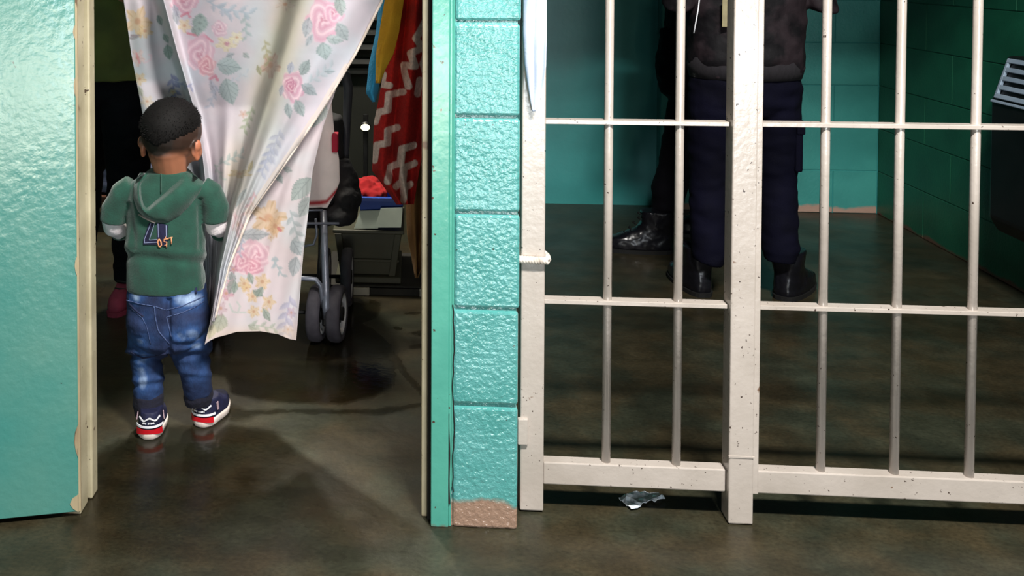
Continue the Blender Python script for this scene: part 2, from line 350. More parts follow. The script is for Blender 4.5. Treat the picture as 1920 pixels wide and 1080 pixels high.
# ragged bottom edge of the facing
link('leaf', me_, m_door, door)
MB().box((-0.0045, -0.036, 0.012), (0.0, -0.002, 2.08), Md).build('edge_strip', m_edge, door)
for z in (0.22, 1.0, 1.8):
    MB().tube([Md @ Vector((-0.004, -0.04, z)), Md @ Vector((-0.004, -0.04, z+0.1))], 0.006, 10).build('hinge', m_edge, door, smooth=True)
for z0, z1, d in ((0.13, 0.20, .008), (0.52, 0.56, .004), (0.90, 0.94, .003), (1.02, 1.05, .004), (0.012, 0.05, 0.018)):   # splintered facing along the hinge edge
    poly = [(0, z0), (d*.6, z0+(z1-z0)*.2), (d, z0+(z1-z0)*.5), (d*.7, z0+(z1-z0)*.8), (0, z1)]
    v = [Md @ Vector((q[0], 0.0012, q[1])) for q in poly] + [Md @ Vector((q[0], -0.001, q[1])) for q in poly]; n = 5
    MB().add(v, [tuple(range(n)), tuple(range(2*n-1, n-1, -1))]+[(i, n+i, n+(i+1) % n, (i+1) % n) for i in range(n)]).build('splinter', m_edge, door)

# ------------------------------------------------------------------ barred gates
GY = 2.055
def gx_(x, y=560): return float(aty(x, y, GY)[0])
def gz(x, y): return float(aty(x, y, GY)[2])
Z_UP, Z_MID = gz(1385, 234), gz(1385, 577)
def gate(name, label, posts, stiles, rails, bars, base):
    g = thing(name, base, label, 'gate')
    for (a, b_, y0, y1, z0) in posts: MB().box((a, y0, z0), (b_, y1, 2.12)).build('post', m_gate, g, 0.003)
    for (a, b_, y0, y1, z0, z1) in stiles: MB().box((a, y0, z0), (b_, y1, z1)).build('stile', m_gate, g, 0.002)
    xa, xb = rails
    MB().box((xa, GY+0.003, gz(1385, 925)), (xb, GY+0.033, gz(1385, 883))).build('bottom_rail', m_gate, g, 0.0025)
    for z in (Z_MID, Z_UP, 1.25, 1.65, 2.05): MB().box((xa, GY+0.004, z-0.0045), (xb, GY+0.032, z+0.0045)).build('cross_rail', m_gate, g, 0.001)
    zl = gz(1385, 884)
    bm_ = MB().tube([(0, 0, zl-0.02), (0, 0, 0.8), (0, 0, 1.4), (0, 0, 2.1)], 0.0093, 14).mesh()
    bm_.polygons.foreach_set('use_smooth', [len(q.vertices) == 4 for q in bm_.polygons])
    for x in bars: inst('bar', bm_, m_gate, g, (x, GY+0.018, 0))
    return g
xl0, xl1 = gx_(977), gx_(1021.5); xm0, xm1 = gx_(1367), gx_(1413.5); xs1 = gx_(1426)
g1 = gate('barred_gate', 'white barred steel gate leaf hinged beside the teal block pillar, cord on its post', [(xl0, xl1, GY, GY+0.04, 0.004)], [], (xl1, xm0-0.002), [gx_(1142), gx_(1275.5)], ((xl0+xm0)/2, GY, 0))
MB().box((xl0-0.006, GY-0.008, gz(985, 832)), (xl0+0.016, GY+0.004, gz(985, 783))).build('hinge', m_gate, g1, 0.0025)
g2 = gate('barred_gate', 'wide white barred steel gate panel with chipped heavy post in the middle', [(xm0, xm1, GY-0.012, GY+0.036, 0.002)], [(xm1, xs1, GY-0.002, GY+0.034, gz(1385, 925), 2.1)], (xs1-0.002, 2.25), [gx_(1550), gx_(1690), gx_(1833), gx_(1978), gx_(2124), gx_(2270), gx_(2416)], (1.4, GY, 0))
MB().box((2.21, GY, 0.0), (2.256, GY+0.04, 2.12)).build('post', m_gate, g2, 0.003)
MB().box((xm0-0.001, GY-0.0135, gz(1385, 853)), (xm1+0.001, GY-0.01, gz(1385, 850))).build('weld_seam', m_gate, g2)
# cord round the hinge post
m_cord = mat('white_cord', lin(226, 216, 206), lin(176, 164, 152), 60, rough=0.8, bump=0.001, bscale=120)
cz = gz(998, 485); cord = thing('cord', ((xl0+xl1)/2, GY, cz), 'twisted whitish cord wrapped tightly around the gate hinge post', 'cord')
for k, (ph, nm) in enumerate(((0, 'strand'), (math.pi, 'strand'))):
    pts = []
    for i in range(64):
        t = i/63; sx = xl0-0.008+(xl1-xl0+0.014)*t
        pts.append((sx, GY-0.006+0.004*math.cos(t*34+ph)-0.002*math.sin(math.pi*t), cz+0.0045*math.sin(t*34+ph)-0.002*t))
    MB().tube(pts, 0.0042, 7).build(nm, m_cord, cord, smooth=True)
MB().tube([(xl0-0.008, GY-0.004, cz), (xl0-0.011, GY+0.02, cz), (xl0-0.006, GY+0.046, cz), (xl1+0.004, GY+0.047, cz), (xl1+0.008, GY+0.02, cz), (xl1+0.006, GY-0.004, cz)], 0.0062, 8).build('loop', m_cord, cord, smooth=True)
# bluish cloth tail hanging over the post
def interp_rows(rows, y, j):
    return np.interp(y, [r[0] for r in rows], [r[j] for r in rows])
m_tail = mat('pale_blue_cloth', lin(206, 214, 232), lin(188, 198, 222), 18, rough=0.85, bump=0.0004, bscale=200)
b = MB(); rings = []
for y in list(range(-560, 0, 40))+list(range(0, 200, 10))+[200, 205, 208]:
    a = np.interp(y, [-560, 0, 60, 120, 160, 190, 208], [976, 981, 980, 983, 989, 994, 998]); c = np.interp(y, [-560, 0, 60, 120, 160, 190, 208], [1028, 1023, 1023, 1022, 1018, 1010, 1003])
    r = []
    for t in np.linspace(0, 1, 21):
        q = aty(a+(c-a)*t, y, GY-0.010); q[1] -= 0.006+0.011*abs(math.sin(t*math.pi*2.2+y*0.004))*min(1, (208-y)/90+.05); r.append(q)
    for t in np.linspace(1, 0, 21):
        q = aty(a+(c-a)*t, y, GY-0.006); q[1] -= 0.002; r.append(q)
    rings.append(r)
b.rings(rings); tag(b.build('hanging_cloth', m_tail, None, smooth=True), 'pale blue cloth tail hanging to a point over the top of the gate hinge post', 'cloth')
# white mesh in place of a water glint under the left leaf's bottom rail
m_glint = mat('white_water_glint', lin(240, 244, 250), lin(214, 226, 240), 60, rough=0.15, bump=0.001, bscale=90, coat=0.6)
poly = [(1160,938),(1176,930),(1200,926),(1235,929),(1247,938),(1228,944),(1206,948),(1196,956),(1183,957),(1172,948)]
bm = bmesh.new(); bv = [bm.verts.new(fl(*q, 0.002)) for q in poly]; f = bm.faces.new(bv)
bmesh.ops.triangulate(bm, faces=[f]); bmesh.ops.subdivide_edges(bm, edges=bm.edges[:], cuts=3, use_grid_fill=True)
for v in bm.verts: v.co.z = 0.003 + 0.013*abs(noise.noise(v.co*45)) + 0.006*abs(noise.noise(v.co*110))
bmesh.ops.solidify(bm, geom=bm.faces[:], thickness=0.0012); bmesh.ops.recalc_face_normals(bm, faces=bm.faces)
me_ = bpy.data.meshes.new('s'); bm.to_mesh(me_); bm.free()
tag(link('water_glint', me_, m_glint), 'small crumpled white shape standing in for a water glint under the gate rail', 'litter')

# ------------------------------------------------------------------ print painting (cloth colours, with one painted backlight band)
class Print:
    def __init__(s, x, y, base): s.x, s.y = x, y; s.c = np.tile(np.array(lin(*base)), (len(x), 1)); s.rng = np.random.RandomState(3)
    def put(s, mask, col, a=1.0):
        k = (mask*a)[:, None]; s.c = s.c*(1-k) + np.array(lin(*col))*k
    def loc(s, cx, cy, ang):
        c, n = math.cos(math.radians(ang)), math.sin(math.radians(ang)); dx, dy = s.x-cx, s.y-cy; return dx*c+dy*n, -dx*n+dy*c
    def leaf(s, cx, cy, L, W, ang, col=(150,168,166), a=0.85, vein=True):
        u, v = s.loc(cx, cy, ang); t = np.clip((u+L/2)/L, 0, 1); wd = W/2*np.sin(math.pi*t**0.85)*(1+0.09*np.sin(u*1.3))
        d = wd-np.abs(v); mk = np.clip(d/1.6+.3, 0, 1)*((u > -L/2) & (u < L/2)); s.put(mk, col, a)
        s.put(mk*np.clip((v/(W*.5)+.3), 0, 1), tuple(int(q*.86) for q in col), a*.6)
        if vein:
            vn = np.minimum(np.abs(v), np.abs(((u*0.55-np.abs(v)*0.7) % 6.5)-3.2)+.4); s.put(mk*np.clip(1.3-vn, 0, 1), tuple(int(q*.74) for q in col), .6)
    def rose(s, cx, cy, rx, ry, col=(226,170,186), a=0.9, seed=0):
        a *= .72; col = tuple(int(q*k) for q, k in zip(col, (.93, .96, .98)))
        dx, dy = (s.x-cx)/rx, (s.y-cy)/ry; r = np.hypot(dx, dy); th = np.arctan2(dy, dx)
        edge = 1+0.10*np.sin(5*th+seed)+0.05*np.sin(11*th+seed*2); mk = np.clip((edge-r)*rx/2.5+.3, 0, 1); s.put(mk, col, a)
        sw = 0.5+0.5*np.sin(r*13+th*2+np.sin(th*3+seed)*1.4); s.put(mk*sstep(.62, .98, sw)*np.clip(1.15-r*.6, 0, 1), tuple(int(q*k) for q, k in zip(col, (.93,.84,.88))), .5)
        s.put(mk*sstep(.7, 1, 1-sw)*.8, (244,222,226), .55); s.put(mk*sstep(.42, .1, r)*sstep(.4, .8, sw), (192,128,146), .55)
    def bloom(s, cx, cy, rx, ry, col=(226,196,160), a=.85, n=5, seed=0.0):
        a *= .8; col = tuple(int(q*.93) for q in col)
        dx, dy = (s.x-cx)/rx, (s.y-cy)/ry; r = np.hypot(dx, dy); th = np.arctan2(dy, dx)
        mk = np.clip((0.82+0.2*np.sin(n*th+seed)+.06*np.sin(3*n*th)-r)*rx/2.5+.3, 0, 1); s.put(mk, col, a)
        s.put(mk*sstep(.55, .95, np.sin(th*n*2.0+seed))*sstep(.15, .7, r), tuple(int(q*.86) for q in col), .6); s.put(mk*sstep(.32, .12, r), (186,140,112), .7)
    def stroke(s, pts, wd, col, a=.8): s.put(1-sstep(wd*.5, wd*.5+1.6, segdist(s.x, s.y, pts)), col, a)
    def sprig(s, cx, cy, L, ang, col=(160,174,176), n=5, a=.75):
        ca, sa = math.cos(math.radians(ang)), math.sin(math.radians(ang))
        s.stroke([(cx-ca*L/2, cy-sa*L/2), (cx+ca*L/2, cy+sa*L/2)], 1.4, col, a)
        for i in range(n):
            t = -.45+.95*i/(n-1); sd = 1 if i % 2 else -1
            an = ang+sd*48; x, y = cx+ca*L*t, cy+sa*L*t
            s.leaf(x+math.cos(math.radians(an))*L*.15, y+math.sin(math.radians(an))*L*.15, L*.36, L*.15, an, col, a, False)

def sheet(name, cols, depth, ylist, nu, mat_, parent, print_fn=None, thick=0.0012, ripple=None, ybottom=None):
    """cols: list of {y: x} curves across the cloth, depth: list of {y: Y}; the cloth is a smooth surface through them"""
    nc = len(cols); us = np.linspace(0, nc-1, nu); ylist = np.array(ylist, float)
    X = np.stack([np.interp(ylist, sorted(c), [c[k] for k in sorted(c)]) for c in cols], 1)
    D = np.stack([np.interp(ylist, sorted(c), [c[k] for k in sorted(c)]) for c in depth], 1)
    def smooth_y(A):
        k = np.array([1, 2, 3, 4, 3, 2, 1], float); k /= k.sum(); P_ = np.pad(A, ((3, 3), (0, 0)), 'edge')
        for _ in range(2):
            P_ = np.pad(A, ((3, 3), (0, 0)), 'edge'); A = sum(P_[i:i+len(A)]*k[i] for i in range(7))
        return A
    D = smooth_y(D)
    def cat(A):
        i = np.clip(us.astype(int), 0, nc-2); t = us-i; p0 = A[:, np.maximum(i-1, 0)]; p1 = A[:, i]; p2 = A[:, i+1]; p3 = A[:, np.minimum(i+2, nc-1)]
        m1 = (p2-p0)*.45; m2 = (p3-p1)*.45
        return (2*t**3-3*t**2+1)*p1+(t**3-2*t**2+t)*m1+(-2*t**3+3*t**2)*p2+(t**3-t**2)*m2
    XX, DD = cat(X), cat(D); YY = np.repeat(ylist[:, None], nu, 1)
    if ybottom is not None:
        u01 = us/(nc-1); tt = (ylist-ylist[0])/(ylist[-1]-ylist[0]); yb = np.interp(u01, *ybottom); YY = YY + (tt**3)[:, None]*(yb-ylist[-1])[None]
    if ripple: DD = DD + ripple(us[None]/(nc-1), YY, XX)
    pix = np.stack([XX.ravel(), YY.ravel()], 1); dirs = FW + RT*((pix[:, :1]-PX)/F) - UP*((pix[:, 1:]-PY)/F)
    P_ = CO + dirs*(DD.ravel()[:, None]/dirs[:, 1:2]); n = len(P_); nr = len(ylist)
    ii = (np.arange(nr-1)[:, None]*nu+np.arange(nu-1)[None]).ravel(); Fc = np.stack([ii, ii+nu, ii+nu+1, ii+1], 1)
    me_ = bpy.data.meshes.new(name); me_.from_pydata(P_.tolist(), [], Fc.tolist()); me_.update()
    if print_fn: set_color(me_, print_fn(pix[:, 0], pix[:, 1]))
    o = link(name, me_, mat_, parent, True)
    s = o.modifiers.new('thickness', 'SOLIDIFY'); s.thickness = thick; s.offset = 0
    return o
# ------------------------------------------------------------------ floral curtain
cur = thing('curtain', (-0.35, 2.3, 0.15), 'faded floral curtain with pink roses hung in the doorway, swept aside by the child', 'curtain')
m_cur = mat('floral_cotton', (1, 1, 1), (0.90, 0.89, 0.86), 5, rough=0.85, attr='Col', bump=0.0011, bscale=26, sheen=0.1)
# a little daylight passes through the thin cotton
nt = m_cur.node_tree; pb = nt.nodes['Principled BSDF']; tr = nt.nodes.new('ShaderNodeBsdfTranslucent'); mxs = nt.nodes.new('ShaderNodeMixShader'); mxs.inputs[0].default_value = 0.22
nt.links.new(pb.inputs['Base Color'].links[0].from_socket, tr.inputs[0]); out = nt.nodes['Material Output']; nt.links.new(pb.outputs[0], mxs.inputs[1]); nt.links.new(tr.outputs[0], mxs.inputs[2]); nt.links.new(mxs.outputs[0], out.inputs[0])
def stains(P_):
    n_ = np.array([noise.fractal(Vector((a*.013, b*.013, 3)), 1, 2, 3) for a, b in zip(P_.x, P_.y)])
    P_.put(np.clip(.5+n_, 0, 1), (226, 208, 216), .45)
    P_.put(np.clip(.2-n_, 0, 1), (206, 214, 222), .55)
    return n_
def print1(x, y):
    P_ = Print(x, y, (186, 184, 194)); n_ = stains(P_)
    P_.put(np.exp(-((x-(552-y*.28))/34)**2)*sstep(430, 120, y)*(y > -60), (196, 190, 150), .62)  # yellowish band painted in for backlight through the thin cloth
    P_.put(np.exp(-((x-(440))/26)**2-((y-330)/70)**2), (206, 194, 164), .5)
    for k in range(26):                                     # print above the frame
        a, b = P_.rng.uniform(240, 720), P_.rng.uniform(-620, -40); P_.rose(a, b, 24, 28, seed=k); P_.leaf(a+30, b+20, 40, 22, 40); P_.sprig(a-34, b+10, 50, 80)
    L_ = P_.leaf
    P_.bloom(258, 40, 26, 30, (228,196,150), n=5, seed=1); P_.bloom(272, 58, 16, 14, (230,202,160)); L_(250, 70, 26, 9, -8, (170,164,172)); P_.stroke([(246,66),(262,66)], 1.5, (150,130,140))
    P_.bloom(258, 108, 15, 18, (236,206,206)); P_.stroke([(270,118),(282,112),(284,104),(278,102)], 1.6, (206,184,196)); P_.stroke([(256,100),(262,118)], 2, (220,150,160))
    P_.bloom(262, 148, 14, 13, (226,200,160)); L_(264, 172, 22, 10, 70, (176,176,164)); P_.bloom(276, 190, 14, 12, (222,206,190))
    P_.sprig(326, 165, 52, 80, (150,152,188), 8, .85); P_.sprig(342, 158, 34, 20, (150,156,190), 6, .8); P_.bloom(324, 172, 8, 6, (230,220,180))
    L_(300, 38, 22, 12, 70, (140,160,160)); L_(316, 98, 30, 19, 80, (140,160,156)); L_(312, 72, 20, 12, 60, (146,164,160)); L_(330, 32, 30, 14, 80, (168,172,180))
    P_.rose(345, 2, 26, 24, seed=1); L_(375, 45, 42, 30, 95, (152,174,170)); L_(366, 60, 22, 12, 60, (150,168,164)); P_.bloom(346, 48, 14, 14, (232,216,176)); L_(330, 20, 26, 12, 70, (168,170,184))
    P_.stroke([(340,30),(352,24),(356,32)], 3, (196,120,140)); P_.stroke([(352,62),(366,66)], 3, (196,124,140)); P_.stroke([(384,66),(398,78)], 3, (206,134,156))
    P_.rose(376, 100, 25, 36, (230,184,196), seed=2); P_.rose(388, 124, 17, 20, (230,166,172), seed=3); P_.stroke([(394,148),(404,142),(408,150)], 4, (196,124,146))
    P_.rose(412, 54, 15, 16, (228,190,204), seed=4); P_.bloom(424, 82, 22, 15, (236,224,190)); P_.bloom(444, 70, 14, 12, (236,228,200)); P_.rose(426, 82, 5, 5, (206,150,176), seed=2)
    L_(430, 124, 48, 34, 10, (168,184,188)); L_(430, 172, 52, 38, 75, (166,182,184)); L_(400, 165, 36, 12, 70, (178,180,194)); P_.sprig(400, 180, 40, 110, (176,182,198), 6); P_.sprig(448, 145, 34, -30, (190,196,206), 5)
    P_.sprig(461, 46, 44, 85, (162,178,182), 6); L_(432, 103, 18, 10, -20, (168,176,184)); L_(462, 104, 16, 11, 40, (170,178,180)); P_.sprig(438, 20, 60, 10, (172,184,198), 7); P_.sprig(410, 14, 50, 30, (170,180,196), 6)
    P_.sprig(466, 222, 44, 110, (166,172,152), 7, .85); P_.bloom(456, 214, 9, 8, (206,176,166)); P_.sprig(432, 298, 46, -25, (168,178,176), 7); P_.bloom(450, 326, 24, 9, (204,184,142)); L_(470, 312, 26, 9, -70, (190,176,140)); P_.sprig(410, 322, 30, 60, (178,186,180), 5)
    P_.bloom(508, 122, 20, 26, (206,168,150), .8); P_.sprig(500, 96, 40, 80, (172,168,138), 6); L_(486, 132, 22, 10, 70, (170,168,140)); P_.bloom(535, 8, 20, 14, (216,196,186), .6)
    P_.rose(606, 38, 31, 41, (230,172,190), seed=5); P_.rose(626, 24, 20, 22, (234,184,200), seed=6); L_(576, 52, 40, 20, 100, (172,178,186)); L_(642, 60, 40, 24, 60, (166,178,182)); L_(608, 96, 34, 30, 80, (164,180,182)); L_(638, 12, 40, 22, 80, (164,178,176)); L_(628, 74, 34, 18, 10, (174,188,190)); L_(580, 76, 28, 12, 120, (176,184,192))
    P_.rose(550, 163, 22, 30, (226,168,186), seed=7); P_.rose(545, 160, 10, 15, (206,130,158), seed=8); L_(572, 126, 34, 20, -60, (150,164,166)); L_(580, 168, 36, 20, 35, (160,172,178)); L_(562, 203, 36, 20, 65, (160,174,176)); L_(541, 208, 30, 15, 80, (156,168,172)); P_.sprig(600, 140, 50, -35, (184,194,202), 7); L_(618, 134, 20, 10, 0, (178,190,198)); L_(545, 128, 24, 14, 100, (172,176,192)); L_(528, 170, 22, 10, 100, (176,178,190))
    P_.sprig(515, 272, 60, 110, (178,180,194), 8, .8); P_.sprig(500, 300, 50, 110, (174,178,196), 7, .7); P_.sprig(470, 380, 40, 110, (200,160,168), 6, .6); P_.bloom(446, 420, 12, 26, (216,176,182), .7); L_(452, 372, 44, 12, 120, (176,182,184)); P_.stroke([(476,340),(440,430),(415,500)], 5, (180,184,184), .5)
    d = segdist(x, y, [(718,0),(668,100),(608,200),(540,300),(468,400)]); P_.put((d < 9)*(y > 120)*1.0, (222,206,190), .5)
    return P_.c
yl1 = list(np.arange(-660, -20, 16))+list(np.arange(-20, 604, 1.9))
R0 = -660
c1 = [{R0:225,0:232,100:246,200:265,300:282,400:306,500:340,604:384}, {R0:262,0:262,100:284,200:310,300:332,400:348,500:366,604:387}, {R0:300,0:290,100:318,200:350,300:372,400:382,500:386,604:389},
      {R0:330,0:306,100:333,200:363,300:382,400:392,500:393,604:391}, {R0:352,0:322,100:347,200:374,300:390,400:400,500:398,604:393}, {R0:430,0:420,100:428,200:424,300:416,400:412,500:404,604:395},
      {R0:520,0:528,100:506,200:478,300:450,400:424,500:408,604:397}, {R0:570,0:566,100:536,200:502,300:467,400:434,500:412,604:398}, {R0:640,0:640,100:601,200:551,300:500,400:452,500:421,604:400}, {R0:716,0:718,100:668,200:608,300:540,400:470,500:430,604:402}]
T = 2.19
d1 = [{R0:T,0:2.40,150:2.49,604:2.50}, {R0:T+.03,0:2.42,150:2.505,604:2.50}, {R0:T-.02,0:2.46,200:2.55,604:2.49}, {R0:T+.02,0:2.345,200:2.43,300:2.46,604:2.47}, {R0:T-.02,0:2.45,200:2.54,604:2.47}, {R0:T+.03,0:2.40,200:2.49,604:2.44},
      {R0:T-.02,0:2.40,200:2.46,400:2.43,604:2.36}, {R0:T+.02,0:2.30,200:2.32,400:2.31,604:2.25}, {R0:T-.03,0:2.265,200:2.285,400:2.29,604:2.245}, {R0:T+.01,0:2.285,200:2.30,400:2.30,604:2.245}]
def rip1(u, y, x): return 0.006*np.sin(u*46+y*0.012)+0.004*np.sin(u*95-y*.02)*np.clip((y-100)/300, 0, 1)
sheet('front_panel', c1, d1, yl1, 300, m_cur, cur, print1, ripple=rip1)
def print2(x, y):
    P_ = Print(x, y, (204, 193, 196)); stains(P_); L_ = P_.leaf
    for k in range(6): a, b = P_.rng.uniform(650, 720), P_.rng.uniform(-600, 0); P_.rose(a, b, 22, 26, seed=k); L_(a+20, b+30, 40, 22, 40)
    L_(596, 212, 60, 34, 110, (176,186,182)); L_(564, 355, 58, 34, 130, (164,176,174)); L_(572, 388, 46, 28, 120, (170,178,178)); L_(524, 334, 24, 13, 60, (168,178,178)); L_(540, 318, 20, 12, 20, (176,182,182))
    P_.bloom(503, 408, 36, 34, (226,192,150), n=5, seed=2); P_.bloom(516, 424, 18, 22, (224,186,148)); P_.stroke([(486,408),(498,414)], 2, (190,140,110)); P_.stroke([(522,428),(526,432)], 4, (190,110,110)); P_.bloom(508, 445, 7, 8, (228,204,176))
    L_(478, 440, 58, 24, -2, (170,174,180)); P_.sprig(552, 424, 60, 75, (170,178,182), 7); L_(556, 465, 34, 24, 60, (168,176,182)); L_(552, 500, 40, 24, 100, (170,176,182)); P_.sprig(520, 500, 36, 60, (166,178,184), 5); P_.stroke([(510,502),(520,486),(516,482),(510,488)], 2, (170,180,188))
    P_.rose(468, 484, 34, 32, (232,180,192), seed=3); P_.rose(482, 478, 24, 26, (236,192,202), seed=4); P_.rose(472, 500, 20, 16, (226,160,172), seed=5); P_.rose(452, 490, 16, 20, (228,172,184), seed=5); P_.bloom(438, 505, 9, 9, (186,130,146)); P_.sprig(452, 462, 30, 100, (168,172,190), 5)
    L_(436, 522, 26, 14, 80, (150,154,156)); P_.bloom(424, 550, 16, 14, (214,160,176)); P_.bloom(432, 532, 10, 10, (222,172,186)); L_(434, 538, 30, 18, 110, (156,160,158))
    for a, b, r in ((458,532,15),(492,528,16),(474,556,13),(504,566,14),(476,584,13),(462,540,10),(496,582,9)): P_.bloom(a, b, r, r, (228,198,152), n=5, seed=a)
    for a, b, g in ((484,550,30),(470,522,70),(500,592,60),(440,540,100),(487,548,120)): L_(a, b, 24, 13, g, (152,164,156))
    P_.stroke([(430,570),(436,584),(446,586),(450,574),(444,566)], 2, (186,192,188)); P_.stroke([(450,586),(460,586)], 2, (186,192,188)); L_(412, 606, 38, 30, 105, (172,176,160)); L_(396, 622, 30, 18, 110, (186,184,160)); P_.bloom(414, 578, 13, 15, (206,176,186), .7)
    P_.sprig(492, 612, 44, 10, (166,176,166), 6); L_(500, 590, 30, 12, 60, (166,174,166)); L_(474, 614, 20, 12, 30, (164,174,164)); P_.sprig(538, 590, 70, 100, (180,176,196), 8, .8); P_.bloom(546, 586, 10, 12, (206,182,196)); P_.bloom(540, 618, 12, 10, (216,196,190))
    P_.put(np.exp(-((y-628)/16)**2), (226,206,176), .35)
    return P_.c
yl2 = list(np.arange(-660, 60, 18))+list(np.arange(60, 640, 1.9))+[640]
c2 = [{R0:640,60:640,150:598,200:566,300:498,400:438,500:412,600:394,640:384}, {R0:660,60:650,150:608,200:582,300:526,400:482,500:455,600:440,640:434}, {R0:680,60:660,150:616,200:594,300:550,400:520,500:500,600:490,640:488}, {R0:700,60:672,150:624,200:606,300:572,400:550,500:532,600:524,640:522}, {R0:722,60:690,150:636,200:619,240:605,320:586,400:578,470:569,640:555}]
d2 = [{R0:T+.02,100:2.345,400:2.325,640:2.262}, {R0:T+.04,100:2.355,400:2.335,640:2.285}, {R0:T+.02,100:2.34,400:2.345,640:2.31}, {R0:T+.05,100:2.36,400:2.35,640:2.335}, {R0:T+.02,100:2.35,400:2.37,640:2.35}]
def rip2(u, y, x): return (0.008*np.sin(u*11+1.2+y*.006)+0.003*np.sin(u*23+y*.011))*np.clip((y-150)/250, 0, 1)
sheet('rear_panel', c2, d2, yl2, 130, m_cur, cur, print2, ripple=rip2, ybottom=([0, .12, .3, .5, .75, .9, 1], [646, 633, 622, 621, 627, 636, 638]))
# stitched side hem along the free edge
m_hem = mat('curtain_hem', lin(226, 210, 198), lin(196, 180, 168), 40, rough=0.85, bump=0.0006, bscale=140)
pts = [aty(np.interp(y, sorted(c1[-1]), [c1[-1][k] for k in sorted(c1[-1])])-1, y, np.interp(y, sorted(d1[-1]), [d1[-1][k] for k in sorted(d1[-1])])-0.002+0.002*math.sin(y*.1)) for y in range(-40, 600, 6)]
MB().tube(pts, 0.0034, 7).build('hem', m_hem, cur, smooth=True)
m_rod = mat('steel_rod', lin(150, 148, 142), lin(120, 118, 112), 20, rough=0.35, metal=0.8)
za = float(aty(460, R0, T)[2])
tag(MB().tube([(-0.74, T, za+0.0115), (0.06, T, za+0.0115)], 0.008, 12).build('curtain_rod', m_rod, None, smooth=True), 'thin steel rod carrying the floral curtain above the doorway', 'rod')

# ------------------------------------------------------------------ towels hanging beside the right jamb
m_tow = mat('terry_towel', (1, 1, 1), (0.8, 0.8, 0.8), 120, rough=0.95, attr='Col', bump=0.002, bscale=260, contrast=(.4, .6))
def printred(x, y):
    P_ = Print(x, y, (186, 30, 24))
    n_ = np.array([noise.noise(Vector((a*.03, b*.02, 1))) for a, b in zip(x, y)]); P_.put(np.clip(n_*1.4, 0, .8), (140, 18, 16))
    def zig(cx, y0, y1, amp, per, wd, slope):
        yy = np.arange(y0, y1, per/2.0); pts_ = [(cx+slope*(q-y0)+(amp if i % 2 else -amp)*(1-.15*(i % 3)), q) for i, q in enumerate(yy)]; P_.stroke(pts_, wd, (214,196,184), .95)
    for pts_ in ([(757,172),(729,177),(727,206),(710,211),(705,228)], [(746,239),(727,244),(726,268),(707,272),(703,300)], [(776,272),(754,279),(751,306),(731,313),(727,340)], [(778,306),(757,314),(755,340),(742,350)], [(720,140),(716,158),(730,160)],
                 [(796,40),(780,72),(790,90),(770,100),(778,124),(756,122),(766,162)], [(770,345),(758,352),(756,376)], [(800,96),(792,120),(798,140)], [(786,150),(782,176)]): P_.stroke(pts_, 11, (236,218,206), .95)
    P_.put(np.exp(-((x-772)/9)**2-((y-212)/36)**2), (176, 24, 16), .9)
    return P_.c
yl = list(np.arange(-500, -20, 20))+list(np.arange(-20, 384, 1.8))
cr_ = [{-500:735,0:742,120:722,180:712,230:702,320:699,384:745}, {-500:750,0:752,120:738,230:722,320:716,384:752}, {-500:765,0:765,120:754,230:740,320:735,384:758}, {-500:780,0:782,120:772,230:762,320:752,384:764}, {-500:800,0:802,120:796,230:786,320:770,384:770}, {-500:815,0:815,120:812,230:803,320:786,384:775}]
dr_ = [{-500:2.52,384:2.56}, {-500:2.50,384:2.52}, {-500:2.53,384:2.56}, {-500:2.47,384:2.50}, {-500:2.53,384:2.54}, {-500:2.50,384:2.52}]
tag(sheet('towel', cr_, dr_, yl, 130, m_tow, None, printred, 0.003), 'dark red towel with white zigzag print hanging beside the door jamb', 'towel', )
def plain_sheet(name, cols, deps, yl, nu, col, col2, label, cat_, thick=0.003, rough=.9):
    mm_ = mat(name+label[:12].replace(' ', '_'), col, col2, 14, rough=rough, bump=0.0015, bscale=180)
    return tag(sheet(name, cols, deps, yl, nu, mm_, None, None, thick), label, cat_)
ylb = list(np.arange(-500, 0, 25))+list(np.arange(0, 156, 6))+[156]
plain_sheet('towel', [{-500:712,0:722,60:712,100:706,156:705}, {-500:730,0:738,60:728,100:716,156:709}, {-500:760,0:757,60:748,100:738,130:722,156:712}], [{-500:2.44,156:2.46}, {-500:2.42,156:2.44}, {-500:2.43,156:2.45}], ylb, 24, lin(206, 160, 36), lin(190, 140, 24), 'mustard yellow towel hanging in front of the red one', 'towel')
ylc = list(np.arange(-500, 0, 25))+list(np.arange(0, 192, 6))+[191]
plain_sheet('towel', [{-500:700,0:712,60:706,120:693,175:687,191:699}, {-500:712,0:722,60:716,120:706,175:697,191:702}, {-500:728,0:730,60:727,120:717,175:708,191:704}], [{-500:2.58,191:2.60}, {-500:2.56,191:2.57}, {-500:2.58,191:2.60}], ylc, 20, lin(46, 156, 206), lin(36, 140, 190), 'bright blue towel hanging behind the yellow towel', 'towel')
yld = list(np.arange(-500, 0, 40))+list(np.arange(0, 520, 8))+[521]
plain_sheet('towel', [{-500:770,200:770,300:764,380:762,440:764,480:772,521:779}, {-500:780,200:784,300:778,400:776,480:780,521:781}, {-500:800,200:800,300:796,400:792,440:788,480:784,521:782}, {-500:820,200:824,300:812,400:806,460:803,500:792,521:783}], [{-500:2.60,521:2.62}, {-500:2.57,521:2.58}, {-500:2.62,521:2.63}, {-500:2.58,521:2.60}], yld, 30, lin(150, 112, 66), lin(128, 92, 50), 'long ochre towel hanging behind the zigzag towel', 'towel')
tag(MB().tube([(-0.6, 2.54, float(aty(760, -500, 2.54)[2])+.005), (0.06, 2.54, float(aty(760, -500, 2.54)[2])+.005)], 0.004, 8).build('clothes_line', m_cord, None, smooth=True), 'taut pale line that carries the row of towels', 'line')

